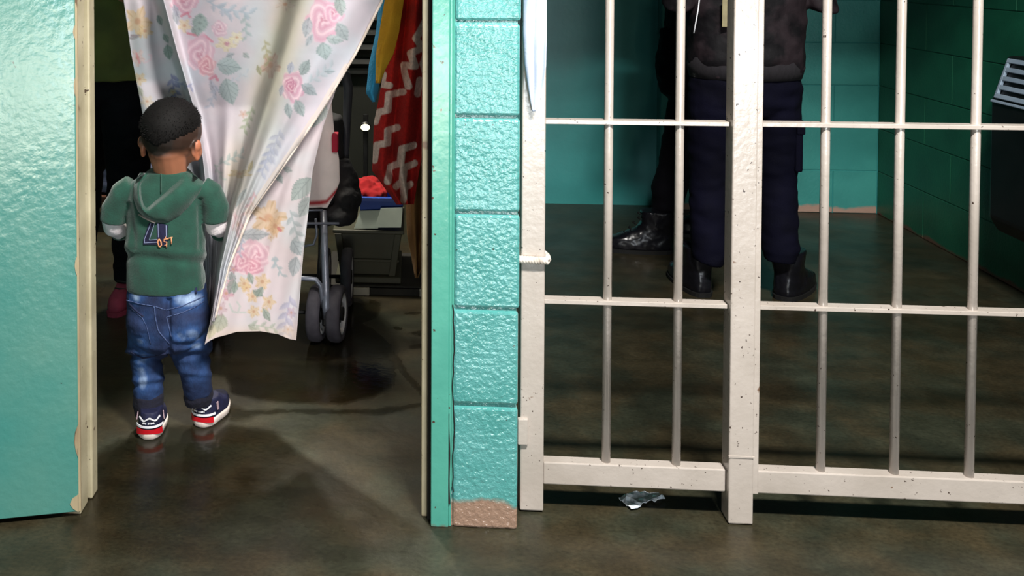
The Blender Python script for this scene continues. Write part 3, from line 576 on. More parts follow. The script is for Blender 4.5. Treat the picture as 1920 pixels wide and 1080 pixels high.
# ------------------------------------------------------------------ the child
CY = 2.36
def c(x, y, d=0.0): return Vector(aty(x, y, CY+d))
S = 1/750.0
kid = thing('person', (c(318, 600).x, CY, 0), 'small child in green hooded top and blue jeans pushing through the floral curtain', 'person')
m_skin = mat('child_skin', lin(178, 118, 84), lin(164, 104, 74), 20, rough=0.5)
HC = c(322, 245); HR = Matrix.Rotation(math.radians(-14), 3, 'Z') @ Matrix.Rotation(math.radians(-12), 3, 'X')
def h(x, y, z): return HC + HR @ Vector((x, y, z))
b = MB()
b.ell(HC, (0.074, 0.086, 0.079), HR); b.ell(h(0, .035, -.045), (.052, .05, .048), HR); b.ell(h(0, .068, -.078), (.022, .018, .018), HR)
b.ell(h(.034, .058, -.048), (.026, .024, .026), HR); b.ell(h(-.034, .058, -.048), (.026, .024, .026), HR)
b.ell(h(0, .090, -.040), (.010, .012, .009), HR); b.tube([h(0, .084, -.012), h(0, .093, -.04)], [.006, .008], 8)
b.ell(h(0, .080, -.062), (.018, .008, .005), HR)
for s in (-1, 1):                                  # ears
    M2 = HR @ Matrix.Rotation(math.radians(-s*22), 3, 'Z')
    b.ell(h(s*.074, -.004, -.040), (.008, .017, .025), M2); b.ell(h(s*.080, -.010, -.032), (.0065, .012, .014), M2); b.ell(h(s*.075, .002, -.062), (.007, .009, .009), M2)
b.tube([h(0, -.016, -.020), h(0, -.014, -.052), c(320, 318, .0), c(318, 352, .0)], [.054, .048, .042, .046], 16)
b.rings([ering(c(318, 345, .0), .055, .045), ering(c(316, 380), .085, .055), ering(c(314, 450), .085, .062), ering(c(314, 540), .085, .066), ering(c(316, 590), .09, .07)])
for s, pts in ((-1, [c(240, 355), c(214, 405), c(214, 425, .03), c(246, 432, .12)]), (1, [c(385, 360), c(404, 410), c(408, 432, .02), c(436, 436, .085)])):
    b.tube(pts, [.024, .019, .018, .014], 12)
    hp = pts[-1]; hd = (pts[-1]-pts[-2]).normalized(); sd = Vector((1, 0, 0)) if s > 0 else Vector((-1, 0, 0))
    b.ell(hp+hd*.018, (.019, .024, .013))
    upv = Vector((0, 0, 1)); lat = hd.cross(upv).normalized()
    for q, ln in ((-.013, .024), (-.0045, .029), (.0045, .027), (.013, .020)):
        a0 = hp+hd*.03+lat*q; b.tube([a0, a0+hd*ln*.6-upv*.004, a0+hd*ln*.9-upv*.016], [.0058, .0052, .0045], 8)
    a0 = hp+hd*.012-lat*s*.014; b.tube([a0, a0+hd*.014-lat*s*.012, a0+hd*.028-lat*s*.012-upv*.006], [.0065, .006, .005], 8)
for pts in ([c(276, 600), c(276, 680), c(279, 760)], [c(354, 605), c(366, 690), c(371, 750, .02)]): b.tube(pts, [.045, .033, .026], 12)
me_ = blob(b, .0032, 5)
V = coords(me_); loc = (np.array(HR.inverted()) @ (V-np.array(HC)).T).T
th = np.arctan2(loc[:, 0], -loc[:, 1])            # 0 at the nape
hl = -.098+.024*np.abs(th)**1.2+.006*np.sin(th*3+1)           # nape hairline height
hl = np.where(np.abs(th) > 2.0, .022, hl)
st = sstep(.004, .040, loc[:, 2]-hl)*(loc[:, 2] > -.09)*(np.abs(loc[:, 0]) < .079)
neckst = np.exp(-((th)/.35)**2)*sstep(-.085, -.05, loc[:, 2])*.35*(loc[:, 2] < .0)
k = np.clip(st*.95+neckst, 0, 1)[:, None]
ncol = np.array([noise.noise(Vector(v)*60) for v in V])[:, None]*.08
earw = (np.abs(loc[:, 0]) > .071)[:, None]*(loc[:, 2] < .0)[:, None]*(loc[:, 2] > -.08)[:, None]
skin = np.array(lin(168, 108, 80))*(1+ncol); skin = skin*(1-earw*.5)+np.array(lin(172, 98, 70))*earw*.5
set_color(me_, skin*(1-k)+np.array(lin(30, 21, 16))*k)
m_kidskin = mat('child_skin_tones', (1, 1, 1), None, 20, rough=0.5, attr='Col')
link('body', me_, m_kidskin, kid, True)
for s in (-1, 1):                                  # eyes
    MB().ell(h(s*.028, .078, -.020), (.010, .006, .006), HR, 10, 8).build('eye', mat('eye_white', lin(230, 228, 222), None, rough=.2), kid, smooth=True)
# hair: shell over the skull with short tufts
b = MB(); nu, nv = 64, 40; rings = []
for j in range(1, nv):
    phi = math.pi*j/nv*0.5*1.68; r_ = []
    for i in range(nu):
        t = 2*math.pi*i/nu; d = Vector((math.sin(phi)*math.sin(t), -math.sin(phi)*math.cos(t), math.cos(phi)))
        tt = abs((t+math.pi) % (2*math.pi)-math.pi)
        lim = -.046+.034*tt**1.1 if tt < 2.0 else .026
        z = d.z*.082
        fadek = max(0.0, min(1.0, (z-lim)/.055))
        rr = 1.0+(.058*fadek+.004) + .012*noise.noise(d*7)*fadek + .008*noise.noise(d*24)*fadek
        if z < lim: rr = .90
        r_.append(h(d.x*.074*rr, d.y*.086*rr, max(z, lim-.004)/.082*.079*rr))
    rings.append(r_)
b.rings(rings); hair = b.build('hair', m_hair, kid, smooth=True)
tf = MB()
for _ in range(2600):
    t = random.uniform(0, 2*math.pi); z = random.uniform(-.7, 1); d = Vector((math.sqrt(1-z*z)*math.sin(t), -math.sqrt(1-z*z)*math.cos(t), z))
    tt = abs((t+math.pi) % (2*math.pi)-math.pi); lim = (-.046+.034*tt**1.1 if tt < 2.0 else .03)/.082
    if z < lim+.12: continue
    p0 = h(d.x*.0765, d.y*.0885, d.z*.081); ln = random.uniform(.004, .0075)*min(1, (z-lim)/.5+.35); dd = (HR @ (d+Vector((random.uniform(-.5, .5), random.uniform(-.2, .8), random.uniform(-.5, .3))))).normalized()
    sdv = dd.orthogonal().normalized()*.0011; sd2 = dd.cross(sdv).normalized()*.0011
    tf.add([p0-sdv, p0+sdv, p0+sd2, p0+dd*ln], [(0, 1, 3), (1, 2, 3), (2, 0, 3)])
o = tf.build('tufts', m_hair, hair); o['kind'] = 'stuff'

def wr(scale, amp, zs=1.0, seed=0):
    def f(co): return amp*(noise.noise(Vector((co.x*scale, co.y*scale, co.z*scale*zs))+Vector((seed, 0, 0)))+.5*noise.noise(Vector((co.x*scale*2.3, co.y*scale*2.3, co.z*scale*2.3*zs))))
    return f
# hooded top
m_green = mat('green_jersey', lin(20, 70, 56), lin(15, 58, 46), 26, rough=0.9, bump=0.0012, bscale=230, sheen=0.25)
b = MB()
b.rings([ering(c(316, 318, .0), .052, .045), ering(c(316, 332, .0), .072, .05), ering(c(314, 346), .098, .058), ering(c(312, 372), .098, .066), ering(c(311, 410), .098, .07), ering(c(311, 460), .100, .076), ering(c(312, 505), .098, .078), ering(c(313, 528), .099, .078), ering(c(313, 537), .098, .077)])
b.tube([c(252, 350), c(232, 366), c(216, 392), c(211, 416)], [.034, .038, .036, .032], 18)
b.tube([c(374, 352), c(392, 366), c(403, 392), c(404, 415)], [.034, .039, .037, .033], 18)
def shirtd(co):
    x_, y_ = proj((co.x, co.y, co.z)); f = wr(14, .0045, .8)(co)
    f += .004*math.exp(-((y_-470-0.10*(x_-310))/9)**2)-.004*math.exp(-((y_-488-0.10*(x_-310))/8)**2)
    f -= .005*math.exp(-((x_-248-(y_-440)*.1)/6)**2)*(1 if 380 < y_ < 470 else 0)
    f -= .005*math.exp(-((x_-376)/6)**2)*(1 if 370 < y_ < 470 else 0)
    return f
me_ = blob(b, .0034, 7, .5, shirtd); top = link('hooded_top', me_, m_green, kid, True)
# hood lying on the back
bvh = BVHTree.FromPolygons([Vector(v.co)+BASE[top.name] for v in me_.vertices], [tuple(p_.vertices) for p_ in me_.polygons])
def onback(x, y, off=0.0):
    d = Vector(ray(x, y)).normalized(); hit, n_, i_, ds = bvh.ray_cast(Vector(CO), d)
    if hit is None: hit = c(x, y, -.06)
    return hit - d*off
outline = [(252,319),(247,345),(252,372),(260,394),(274,409),(292,417),(312,417),(332,404),(352,384),(372,362),(383,344),(378,330),(360,322),(340,320)]
# outer rolled cloth: thick skin from shoulder line to the rim
rows = []
U = 60
def curve(pts_, n_):
    P_ = np.array(pts_, float); d = np.r_[0, np.cumsum(np.hypot(*np.diff(P_, axis=0).T))]; t = np.linspace(0, d[-1], n_); return np.stack([np.interp(t, d, P_[:, 0]), np.interp(t, d, P_[:, 1])], 1)
outer = curve([(262,324),(250,345),(249,372),(258,396),(272,410),(292,418),(316,419),(338,406),(358,386),(376,362),(383,346),(366,327)], U)
rim = curve([(270,324),(259,345),(260,370),(266,390),(272,397),(279,396),(292,386),(308,374),(326,360),(340,348),(350,337),(352,326)], U)
inner = curve([(280,326),(266,345),(267,366),(270,380),(274,387),(280,384),(290,374),(304,362),(316,350),(326,342),(333,336),(336,328)], U)
rings = []
for i in range(U):
    t = i/(U-1); o_, r_, n_ = outer[i], rim[i], inner[i]
    lift = .010+.012*math.sin(math.pi*t)
    prof = [onback(*o_, -.004), onback(*(o_*.92+r_*.08), .006), onback(*(o_*.7+r_*.3), lift*.95), onback(*(o_*.35+r_*.65), lift*1.25), onback(*(o_*.08+r_*.92), lift*1.35), onback(*(r_*.8+n_*.2), lift*1.15), onback(*(r_*.45+n_*.55), .004), onback(*n_, -.006)]
    rings.append(prof)
b = MB().rings(rings, caps=False, close=False); me_ = b.mesh()
hood = link('hood', me_, m_green, top, True); s = hood.modifiers.new('sub', 'SUBSURF'); s.levels = s.render_levels = 2
# inside lining of the hood with its middle seam
pts = [onback(302, y, .0035) for y in range(322, 366, 4)]; MB().tube(pts, .0014, 6).build('seam', m_green, hood, smooth=True)
m_loop = mat('grey_tape', lin(150, 142, 136), lin(120, 112, 108), 60, rough=.9)
MB().tube([onback(260, 402, .003), onback(270, 408, .010), onback(282, 414, .012), onback(291, 418, .008)], .0024, 8).build('neck_tape', m_loop, hood, smooth=True)
# appliqué: navy figure four with pale outline, and small letters
m_navy = mat('navy_applique', lin(16, 16, 52), lin(12, 14, 44), 60, rough=.9); m_pale = mat('pale_stitch', lin(132, 140, 172), None, rough=.9); m_or = mat('tan_letters', lin(206, 148, 108), lin(190, 128, 90), 80, rough=.8)
def patch(name, poly, holes, off, m_, parent, th=.0015):
    b_ = MB(); n_ = len(poly); pl = []
    A = [onback(x_, y_, off) for x_, y_ in poly]; B_ = [onback(x_, y_, off-th-.004) for x_, y_ in poly]
    b_.add(A+B_, [tuple(range(n_)), tuple(range(2*n_-1, n_-1, -1))]+[(i, n_+i, n_+(i+1) % n_, (i+1) % n_) for i in range(n_)]); return b_.build(name, m_, parent)
z8 = lambda a, b_: (230+a/10.8, 380+b_/10.8)
f4 = None
for nm, pl in (('applique_four', [z8(530,415), z8(620,415), z8(520,750), z8(700,760), z8(700,850), z8(415,850), z8(420,740)]), ):
    f4 = patch(nm, pl, None, .0035, m_navy, top)
patch('applique_stem', [z8(690,410), z8(915,450), z8(905,900), z8(700,860)], None, .0035, m_navy, f4)
patch('applique_fill', [z8(640,440), z8(700,440), z8(705,750), z8(545,750)], None, .0028, m_green, f4)
def stitch(a, b_, r_=.0009): MB().tube([onback(*z8(*[a[i]+(b_[i]-a[i])*t for i in (0, 1)]), .0042) for t in np.linspace(0, 1, 6)], r_, 6).build('stitch_line', m_pale, f4)
for a, b_ in (((570,420),(440,740)), ((440,740),(440,815)), ((440,815),(700,800)), ((645,415),(540,750)), ((540,760),(700,745)), ((715,425),(725,700))): stitch(a, b_)
stitch((880,460), (885,690), .0013)
def letter(pts_, r_=.0019): MB().tube([onback(*z8(*q), .0052) for q in pts_], r_, 6).build('letter', m_or, f4, smooth=True)
letter([(725,745),(710,800),(730,880),(760,895),(785,860),(775,790),(745,745),(722,750)])
letter([(930,730),(840,740),(835,790),(890,800),(895,850),(845,870)], .0017); letter([(885,830),(890,900)], .0015); letter([(920,725),(1010,700)], .0016); letter([(985,710),(990,840)], .0017); letter([(870,690),(870,740)], .0012)
# sleeve bands and forearms
m_white = mat('white_jersey', lin(232, 222, 224), lin(214, 204, 210), 26, rough=.9, bump=.001, bscale=200)
b = MB().tube([c(212, 408), c(213, 424, .015), c(226, 434, .05)], [.0285, .027, .022], 18); link('sleeve_band', blob(b, .003, 5, .5, wr(30, .002)), m_white, kid, True)
b = MB().tube([c(404, 404), c(407, 424, .008), c(418, 430, .04)], [.031, .029, .024], 18); link('sleeve_band', blob(b, .003, 5, .5, wr(30, .002)), m_white, kid, True)
b = MB().tube([c(222, 434, .045), c(240, 434, .10)], [.024, .021], 16); link('cuff', blob(b, .003, 4), m_green, kid, True)
b = MB().tube([c(412, 432, .028), c(424, 440, .065)], [.027, .024], 16); link('cuff', blob(b, .003, 4), m_green, kid, True)
# jeans
b = MB()
b.rings([ering(c(313, 527), .096, .074), ering(c(313, 545), .099, .078), ering(c(314, 575), .103, .085), ering(c(316, 605), .104, .086), ering(c(317, 632), .095, .08), ering(c(318, 645), .06, .06)])
b.ell(c(278, 598, -.012), (.052, .074, .058)); b.ell(c(354, 598, -.012), (.054, .074, .058))
b.tube([c(279, 600), c(276, 650), c(276, 690), c(278, 725), c(279, 744)], [.054, .050, .0395, .039, .037], 20)
b.tube([c(352, 605), c(357, 655), c(366, 695, .0), c(370, 722, .01), c(371, 734, .015)], [.056, .053, .041, .039, .036], 20)
def jeand(co):
    x_, y_ = proj((co.x, co.y, co.z)); f = wr(20, .0035, 1.6, 5)(co)
    for yc, a_, sl, x0, x1 in ((662, .007, .10, 235, 312), (672, -.007, .12, 235, 312), (655, .005, -.05, 325, 400), (668, -.006, -.06, 325, 400), (640, .004, .1, 325, 400), (712, .003, -.1, 240, 310), (722, -.003, -.1, 240, 310), (700, .003, .1, 335, 400)):
        if x0 < x_ < x1: f += a_*math.exp(-((y_-yc-sl*(x_-(x0+x1)/2))/5.5)**2)
    f -= .010*math.exp(-((x_-316)/5)**2)*(1 if 560 < y_ < 660 and co.y < CY else 0)
    return f
me_ = blob(b, .0033, 6, .5, jeand); V = coords(me_); jx, jy = proj(V)
nn = np.array([noise.fractal(Vector(v)*22, 1, 2, 3) for v in V]); fade = np.zeros(len(V))
for cx_, cy_, rx_, ry_, a_ in ((348,560,34,17,1.0), (338,552,44,10,.5), (256,556,16,16,.75), (262,640,26,16,.55), (266,692,16,40,.85), (285,720,22,30,.35), (350,628,32,20,.7), (362,650,30,12,.6), (370,690,18,36,.45), (272,590,20,20,.15), (358,700,24,36,.3)):
    fade = np.maximum(fade, a_*np.exp(-((jx-cx_)/rx_)**2-((jy-cy_)/ry_)**2))
fade = np.clip(fade*(.9+.6*nn)+.06*nn+.05, 0, 1)[:, None]
A0, A1, A2 = np.array(lin(11, 22, 56)), np.array(lin(38, 74, 126)), np.array(lin(164, 186, 216))
set_color(me_, np.where(fade < .5, A0+(A1-A0)*fade*2, A1+(A2-A1)*(fade-.5)*2))
m_jean = mat('washed_denim', (1, 1, 1), (.72, .74, .8), 160, rough=.85, attr='Col', bump=.0009, bscale=320, stretch=(1, 1, .5))
jeans = link('jeans', me_, m_jean, kid, True)
bvh = BVHTree.FromPolygons([Vector(v.co)+BASE[jeans.name] for v in me_.vertices], [tuple(p_.vertices) for p_ in me_.polygons])
m_seam = mat('denim_seam', lin(30, 46, 86), lin(84, 100, 140), 200, rough=.9); m_deep = mat('dark_denim', lin(14, 20, 48), lin(22, 32, 68), 120, rough=.9, bump=.0006, bscale=200)
zj = lambda a, b_: (170+a/2.842, 480+b_/2.842)
def seam(pts_, r_=.0013, m_=m_seam, off=.0006, nm='seam'): MB().tube([onback(*zj(*q), off) for q in pts_], r_, 6).build(nm, m_, jeans, smooth=True)
def dense(pts_, n_): return [tuple(q) for q in curve(pts_, n_)]
seam(dense([(190,235),(260,255),(340,268),(400,288)], 14)); seam(dense([(400,288),(480,270),(560,235),(605,215)], 14)); seam(dense([(338,265),(345,330),(360,400),(420,470)], 12), .0016)
seam(dense([(205,165),(320,172),(450,172),(600,160)], 16), .0012)
seam(dense([(405,325),(480,305),(560,270),(605,240)], 14), .0013); seam(dense([(405,325),(415,370),(430,430)], 8), .0013); seam(dense([(205,268),(240,300),(275,330)], 8), .0013); seam(dense([(275,330),(300,380),(320,470)], 8), .001)
seam(dense([(205,252),(240,290),(280,322)], 10), .0028, m_deep); seam(dense([(215,512),(280,545),(400,520)], 12), .0022, m_deep); 
for x_ in (328, 560): 
    MB().tube([onback(*zj(x_, q), .0022) for q in (158, 172, 186, 200)], .0034, 8).build('belt_loop', m_deep, jeans, smooth=True)
# dark cuffs over the ankles
m_sock = mat('navy_cuff_knit', lin(14, 14, 30), lin(20, 20, 40), 120, rough=.95, bump=.0012, bscale=220)
b = MB().tube([c(279, 736), c(279, 758), c(278, 778)], [.0385, .0395, .034], 20); link('ankle_cuff', blob(b, .003, 4, .5, wr(30, .003)), m_sock, kid, True)
b = MB().tube([c(371, 728, .015), c(371, 742, .018), c(372, 755, .02)], [.0375, .0385, .033], 20); link('ankle_cuff', blob(b, .003, 4, .5, wr(30, .003)), m_sock, kid, True)
# shoes
m_shoe = mat('navy_mesh', lin(22, 26, 62), lin(18, 20, 50), 90, rough=.7, bump=.0006, bscale=300); m_sole = mat('white_rubber', lin(236, 222, 214), lin(222, 206, 198), 20, rough=.5); m_red = mat('red_heel_gel', lin(196, 26, 38), lin(170, 18, 30), 20, rough=.22, coat=.5); m_pipe = mat('white_trim', lin(228, 228, 234), None, rough=.5)
def shoe(base, yaw, tilt=0.0):
    M3 = Matrix.Translation(base) @ Matrix.Rotation(yaw, 4, 'Z') @ Matrix.Rotation(tilt, 4, 'X')
    def plan(t, w):           # outline of the shoe seen from above, heel at y=0
        pts_ = []
        for i in range(44):
            a = 2*math.pi*i/44; y_ = .072-.072*math.cos(a); wd = np.interp(y_, [0, .02, .05, .09, .125, .144], [.026, .034, .033, .038, .032, .018])
            sn = math.sin(a); pts_.append(Vector((wd*w*math.copysign(abs(sn)**.55, sn), y_*(1 if w == 1 else 1), 0)))
        return pts_
    def ring(z, w, y0=0.0, yscale=1.0, tip=0.0): return [M3 @ Vector((q.x, y0+q.y*yscale, z+tip*max(0, (q.y-.10))**2*4)) for q in plan(0, w)]
    sh = MB().rings([ring(.0, .90, .006, .94, .8), ring(.004, 1.0, .001, .99, .8), ring(.016, 1.04, -.001, 1.01, .8), ring(.021, 1.0, .001, 1.0, .8)]).build('shoe', m_sole, kid, smooth=True)
    sh['label'] = 'white soled navy trainer with red heel'
    u = MB().rings([ring(.018, .98, .003, .97, .8), ring(.032, .97, .003, .96, .4), ring(.045, .92, .003, .90), ring(.054, .84, .004, .68), ring(.061, .80, .005, .56), ring(.066, .74, .006, .52)])
    link('upper', blob(u, .003, 4), m_shoe, sh, True)
    def band(nm, z0, z1, a0, a1, m_, off=.0015, n_=24, th=.002):
        rr = []
        for i in range(n_):
            t = i/(n_-1); a = a0+(a1-a0)*t; zz0 = z0(t) if callable(z0) else z0; zz1 = z1(t) if callable(z1) else z1
            def sp(z, o):
                w = np.interp(z, [0, .016, .021, .032, .045, .058, .074], [.95, 1.04, 1.02, .97, .93, .87, .78]); q = .034*w+o
                return M3 @ Vector((q*math.sin(a), .0355-(.0355*(.92+.08*w)+o-.001)*math.cos(a), z))
            rr.append([sp(zz0, off-th), sp(zz0, off), sp(zz1, off), sp(zz1, off-th)])
        return MB().rings(rr).build(nm, m_, sh, smooth=False)
    band('heel_gel', lambda t: .0155+.002*math.cos((t-.5)*6), .0275, -1.05, 1.05, m_red, .0028)
    band('heel_stripe', .0315, .0365, -1.25, 1.25, m_pipe, .0026)
    band('heel_wave', lambda t: .051+.0035*math.cos(t*4*math.pi), lambda t: .0545+.0035*math.cos(t*4*math.pi), -.85, .95, m_pipe, .0032, 40)
    for k in range(9):
        if k == 3: continue
        a = -.46+.10*k; band('heel_letter', .0415+.0006*(k % 2), .0452, a, a+.066, m_pipe, .0030, 3)
    for s in (-1, 1): band('side_mark', .038, .056, s*1.55, s*1.8, mat('grey_pink_mark', lin(176, 150, 160), None, rough=.6), .0026, 6)
    return sh
bl = fl(279, 827); shoe(Vector((bl[0], bl[1], 0)), math.radians(8))
br = fl(374, 803.5); shoe(Vector((br[0], br[1], 0)), math.radians(-15))

# ------------------------------------------------------------------ adults
m_askin = mat('adult_skin', lin(160, 108, 80), lin(146, 96, 70), 20, rough=.5)
m_boot = mat('black_polished_leather', lin(14, 14, 18), lin(20, 20, 26), 30, rough=.25, bump=.0003, bscale=30)
m_btsole = mat('black_rubber', lin(10, 10, 10), lin(16, 16, 16), 30, rough=.7)
def boot(base, yaw, parent, hgt=.17, L=.27, W=.048, name='boot', ms=None, msole=None):
    M3 = Matrix.Translation(base) @ Matrix.Rotation(yaw, 4, 'Z'); k = L/.27
    def ring(z, y0, y1, w, wt):
        r_ = []
        for i in range(28):
            a = 2*math.pi*i/28; t = .5-.5*math.cos(a); y_ = y0+(y1-y0)*t; wd = w+(wt-w)*t; sn = math.sin(a); r_.append(M3 @ Vector((wd*math.copysign(abs(sn)**.6, sn), y_*k, z)))
        return r_
    u = MB().rings([ring(.014, .008, .262, W*.92, W*.9), ring(.03, .004, .264, W*.95, W), ring(.055, .006, .25, W*.9, W*.95), ring(.075, .010, .20, W*.88, W*.8), ring(.095, .012, .15, W*.9, W*.78), ring(.12, .010, .128, W*.98, W*.85), ring(hgt, .006, .128, W*1.1, W)])
    o = link(name, blob(u, .005, 5, .5, wr(40, .0018)), ms or m_boot, parent, True)
    MB().rings([ring(0, .004, .265, W*.95, W*.98), ring(.016, .0, .268, W, W*1.03)]).build('sole', msole or m_btsole, o, 0, False)
    for j in range(5):
        z = .07+.02*j; y_ = (.19-.018*j if j < 3 else .135)*k
        MB().tube([M3 @ Vector((-.02, y_-.004, z+.006)), M3 @ Vector((0, y_+.004, z+.008)), M3 @ Vector((.02, y_-.004, z+.006))], .003, 6).build('lace', m_btsole, o)
    return o
def adult(base, label, yaw, hips, hip_z, legs, shoulders, elbows, hands, head_z, m_tro, m_top, m_top2, top_rings, hairlen=.03, sk=None):
    """everything in world coordinates; faces +Y turned by yaw"""
    p_ = thing('person', base, label, 'person'); Rz = Matrix.Rotation(yaw, 3, 'Z'); hx_, hy_ = hips
    sk = sk or m_askin
    HC_ = Vector((hx_, hy_, head_z-.115)) + Rz @ Vector((0, .02, 0))
    q = lambda x, y, z: HC_ + Rz @ Vector((x, y, z))
    b = MB(); b.ell(HC_, (.075, .095, .115), Rz); b.ell(q(0, .03, -.06), (.055, .06, .06), Rz); b.tube([q(0, .092, .01), q(0, .112, -.025)], [.008, .013], 8); b.ell(q(0, .09, -.065), (.024, .01, .008), Rz)
    for s in (-1, 1): b.ell(q(s*.078, -.005, -.01), (.01, .02, .032), Rz)
    b.tube([q(0, -.015, -.05), Vector((hx_, hy_, shoulders[0][2]+.0))], [.055, .062], 16)
    zs = shoulders[0][2]
    b.rings([ering((hx_, hy_, hip_z-.05), .13, .09), ering((hx_, hy_, (hip_z+zs)/2), .12, .085), ering((hx_, hy_, zs-.05), .15, .09), ering((hx_, hy_, zs+.03), .09, .06)])
    for sh_, el_, ha_ in zip(shoulders, elbows, hands):
        sh_, el_, ha_ = Vector(sh_), Vector(el_), Vector(ha_); b.tube([sh_, el_, ha_], [.045, .037, .026], 12)
        hd = (ha_-el_).normalized(); lat = hd.cross(Vector((0, 0, 1))); lat = lat.normalized() if lat.length > .1 else Vector((1, 0, 0)); dn = hd.cross(lat)
        b.tube([ha_, ha_+hd*.045, ha_+hd*.085], [.028, .036, .034], 10)
        for kk, ln in ((-.030, .062), (-.010, .074), (.010, .070), (.030, .054)):
            a0 = ha_+hd*.085+lat*kk; b.tube([a0, a0+hd*ln*.5+dn*.006, a0+hd*ln*.85+dn*.025], [.0095, .0088, .008], 8)
        a0 = ha_+hd*.03+lat*.032; b.tube([a0, a0+hd*.03+lat*.022, a0+hd*.06+lat*.02+dn*.01], [.011, .010, .0085], 8)
    for lg in legs: b.tube([Vector(q_[:3]) for q_ in lg], [q_[3]*.75 for q_ in lg], 12)
    link('body', blob(b, .0055, 4), sk, p_, True)
    for s in (-1, 1): MB().ell(q(s*.03, .086, .012), (.014, .008, .008), Rz, 10, 8).build('eye', mat('eye_white', lin(230, 228, 222), None, rough=.2), p_, smooth=True)
    hb = MB().ell(q(0, -.012, .025), (.084, .100, .105), Rz, 28, 18); hb.ell(q(0, -.05, -.02-hairlen), (.07, .055, .06+hairlen), Rz)
    link('hair', blob(hb, .006, 3, .5, wr(50, .006)), m_hair, p_, True)
    t = MB(); t.rings([ering((hx_, hy_, hip_z+.16), .165, .12), ering((hx_, hy_, hip_z+.06), .18, .128), ering((hx_, hy_, hip_z-.03), .185, .125), ering((hx_, hy_, hip_z-.10), .165, .115), ering((hx_, hy_, hip_z-.14), .11, .09)])
    for lg in legs: t.tube([Vector(q_[:3]) for q_ in lg], [q_[3] for q_ in lg], 20)
    def trd(co): return .006*noise.noise(Vector((co.x*9, co.y*9, co.z*22)))+.004*noise.noise(Vector((co.x*20, co.y*20, co.z*34)))
    tro = link('trousers', blob(t, .0065, 5, .5, trd), m_tro, p_, True)
    j = MB(); j.rings([ering((r_[0], r_[1], r_[2]), r_[3], r_[4]) for r_ in top_rings])
    for sh_, el_, ha_ in zip(shoulders, elbows, hands):
        sh_, el_, ha_ = Vector(sh_), Vector(el_), Vector(ha_); j.tube([sh_, el_, el_+(ha_-el_)*.92], [.068, .058, .044], 16)
    def jd(co): return .008*noise.noise(Vector((co.x*9, co.y*9, co.z*20)))+.004*noise.noise(Vector((co.x*22, co.y*22, co.z*30)))
    top_ = link('jacket', blob(j, .0065, 5, .5, jd), m_top, p_, True)
    if m_top2:
        r_ = top_rings[0]; r2 = top_rings[1]
        MB().rings([ering((r_[0], r_[1], r_[2]-.002), r_[3]+.001, r_[4]+.001, 40), ering((r_[0], r_[1], r_[2]+.035), r_[3]+.011, r_[4]+.011, 40), ering((r2[0], r2[1], r_[2]+.07), r_[3]+.008, r_[4]+.008, 40)], True).build('waistband', m_top2, top_, 0, True)
    return p_, tro, top_
GYD = 3.44
def g(x, y, d=0.0): return Vector(aty(x, y, GYD+d))
m_gtro = mat('navy_uniform_twill', lin(9, 9, 26), lin(7, 7, 19), 9, rough=.85, bump=.001, bscale=200, spec=.1)
m_camo = mat('dark_camouflage_nylon', lin(10, 8, 12), lin(36, 28, 32), 13, rough=.7, spec=.2, bump=.0015, bscale=60, contrast=(.44, .60))
m_knit = mat('black_knit', lin(18, 14, 20), lin(26, 22, 28), 120, rough=.9, stretch=(1, 1, .05), bump=.001, bscale=200)
def L4(v, r_): return (v.x, v.y, v.z, r_)
hc = g(1396, 140)
legsA = [[L4(g(1346, 165), .100), L4(g(1336, 250), .082), L4(g(1331, 330), .069), L4(g(1329, 420, -.01), .064), L4(g(1330, 478, -.02), .060), L4(g(1327, 492, -.02), .052)],
         [L4(g(1446, 165), .100), L4(g(1454, 250), .080), L4(g(1458, 330), .064), L4(g(1461, 420, -.01), .062), L4(g(1464, 470, -.02), .060), L4(g(1462, 490, -.02), .050)]]
zt = [hc.z+d for d in (-.005, .07, .16, .30, .45, .56, .61)]
topA = [(hc.x, hc.y, z, r1, r2) for z, r1, r2 in zip(zt, (.182, .196, .192, .195, .205, .17, .09), (.132, .145, .14, .135, .13, .10, .07))]
shz = hc.z+.53
gA, troA, jkA = adult((hc.x, GYD, 0), 'person in dark camouflage jacket, navy trousers and black boots standing behind the gate', 0.0, (hc.x, hc.y), hc.z, legsA,
      [(hc.x-.19, hc.y, shz), (hc.x+.19, hc.y, shz)], [(hc.x-.235, hc.y-.03, hc.z+.26), (hc.x+.245, hc.y-.04, hc.z+.255)], [(hc.x-.12, hc.y+.17, hc.z+.30), (hc.x+.12, hc.y+.17, hc.z+.30)], hc.z+.86, m_gtro, m_camo, m_knit, topA)
bA = fl(1320, 556); boot(Vector((bA[0], bA[1]-.02, 0)), math.radians(8), gA, W=.052); bB = fl(1462, 563); boot(Vector((bB[0], bB[1]-.01, 0)), math.radians(-40), gA, W=.054)
for x_, s in ((1487, 1),):                      # cargo pocket on the thigh
    a = g(x_-4, 262); b = MB(); b.box((a.x-.010, a.y-.07, a.z-.10), (a.x+.016, a.y+.07, a.z+.07)); pk = link('cargo_pocket', b.mesh(.008, 2), m_gtro, troA)
    MB().box((a.x-.008, a.y-.075, a.z+.03), (a.x+.020, a.y+.075, a.z+.078)).build('pocket_flap', m_gtro, pk, .005)
m_key = mat('pale_plastic_card', lin(150, 140, 104), lin(132, 122, 90), 40, rough=.4)
a = g(1360, 20, -.15); MB().box((a.x-.010, a.y, a.z-.055), (a.x+.012, a.y+.004, a.z+.04)).build('card', m_key, jkA, .002)
MB().tube([g(1312, -6, -.145), g(1309, 18, -.15), g(1305, 40, -.15), g(1301, 62, -.148)], .0022, 8).build('cord_end', m_pipe, jkA, smooth=True)

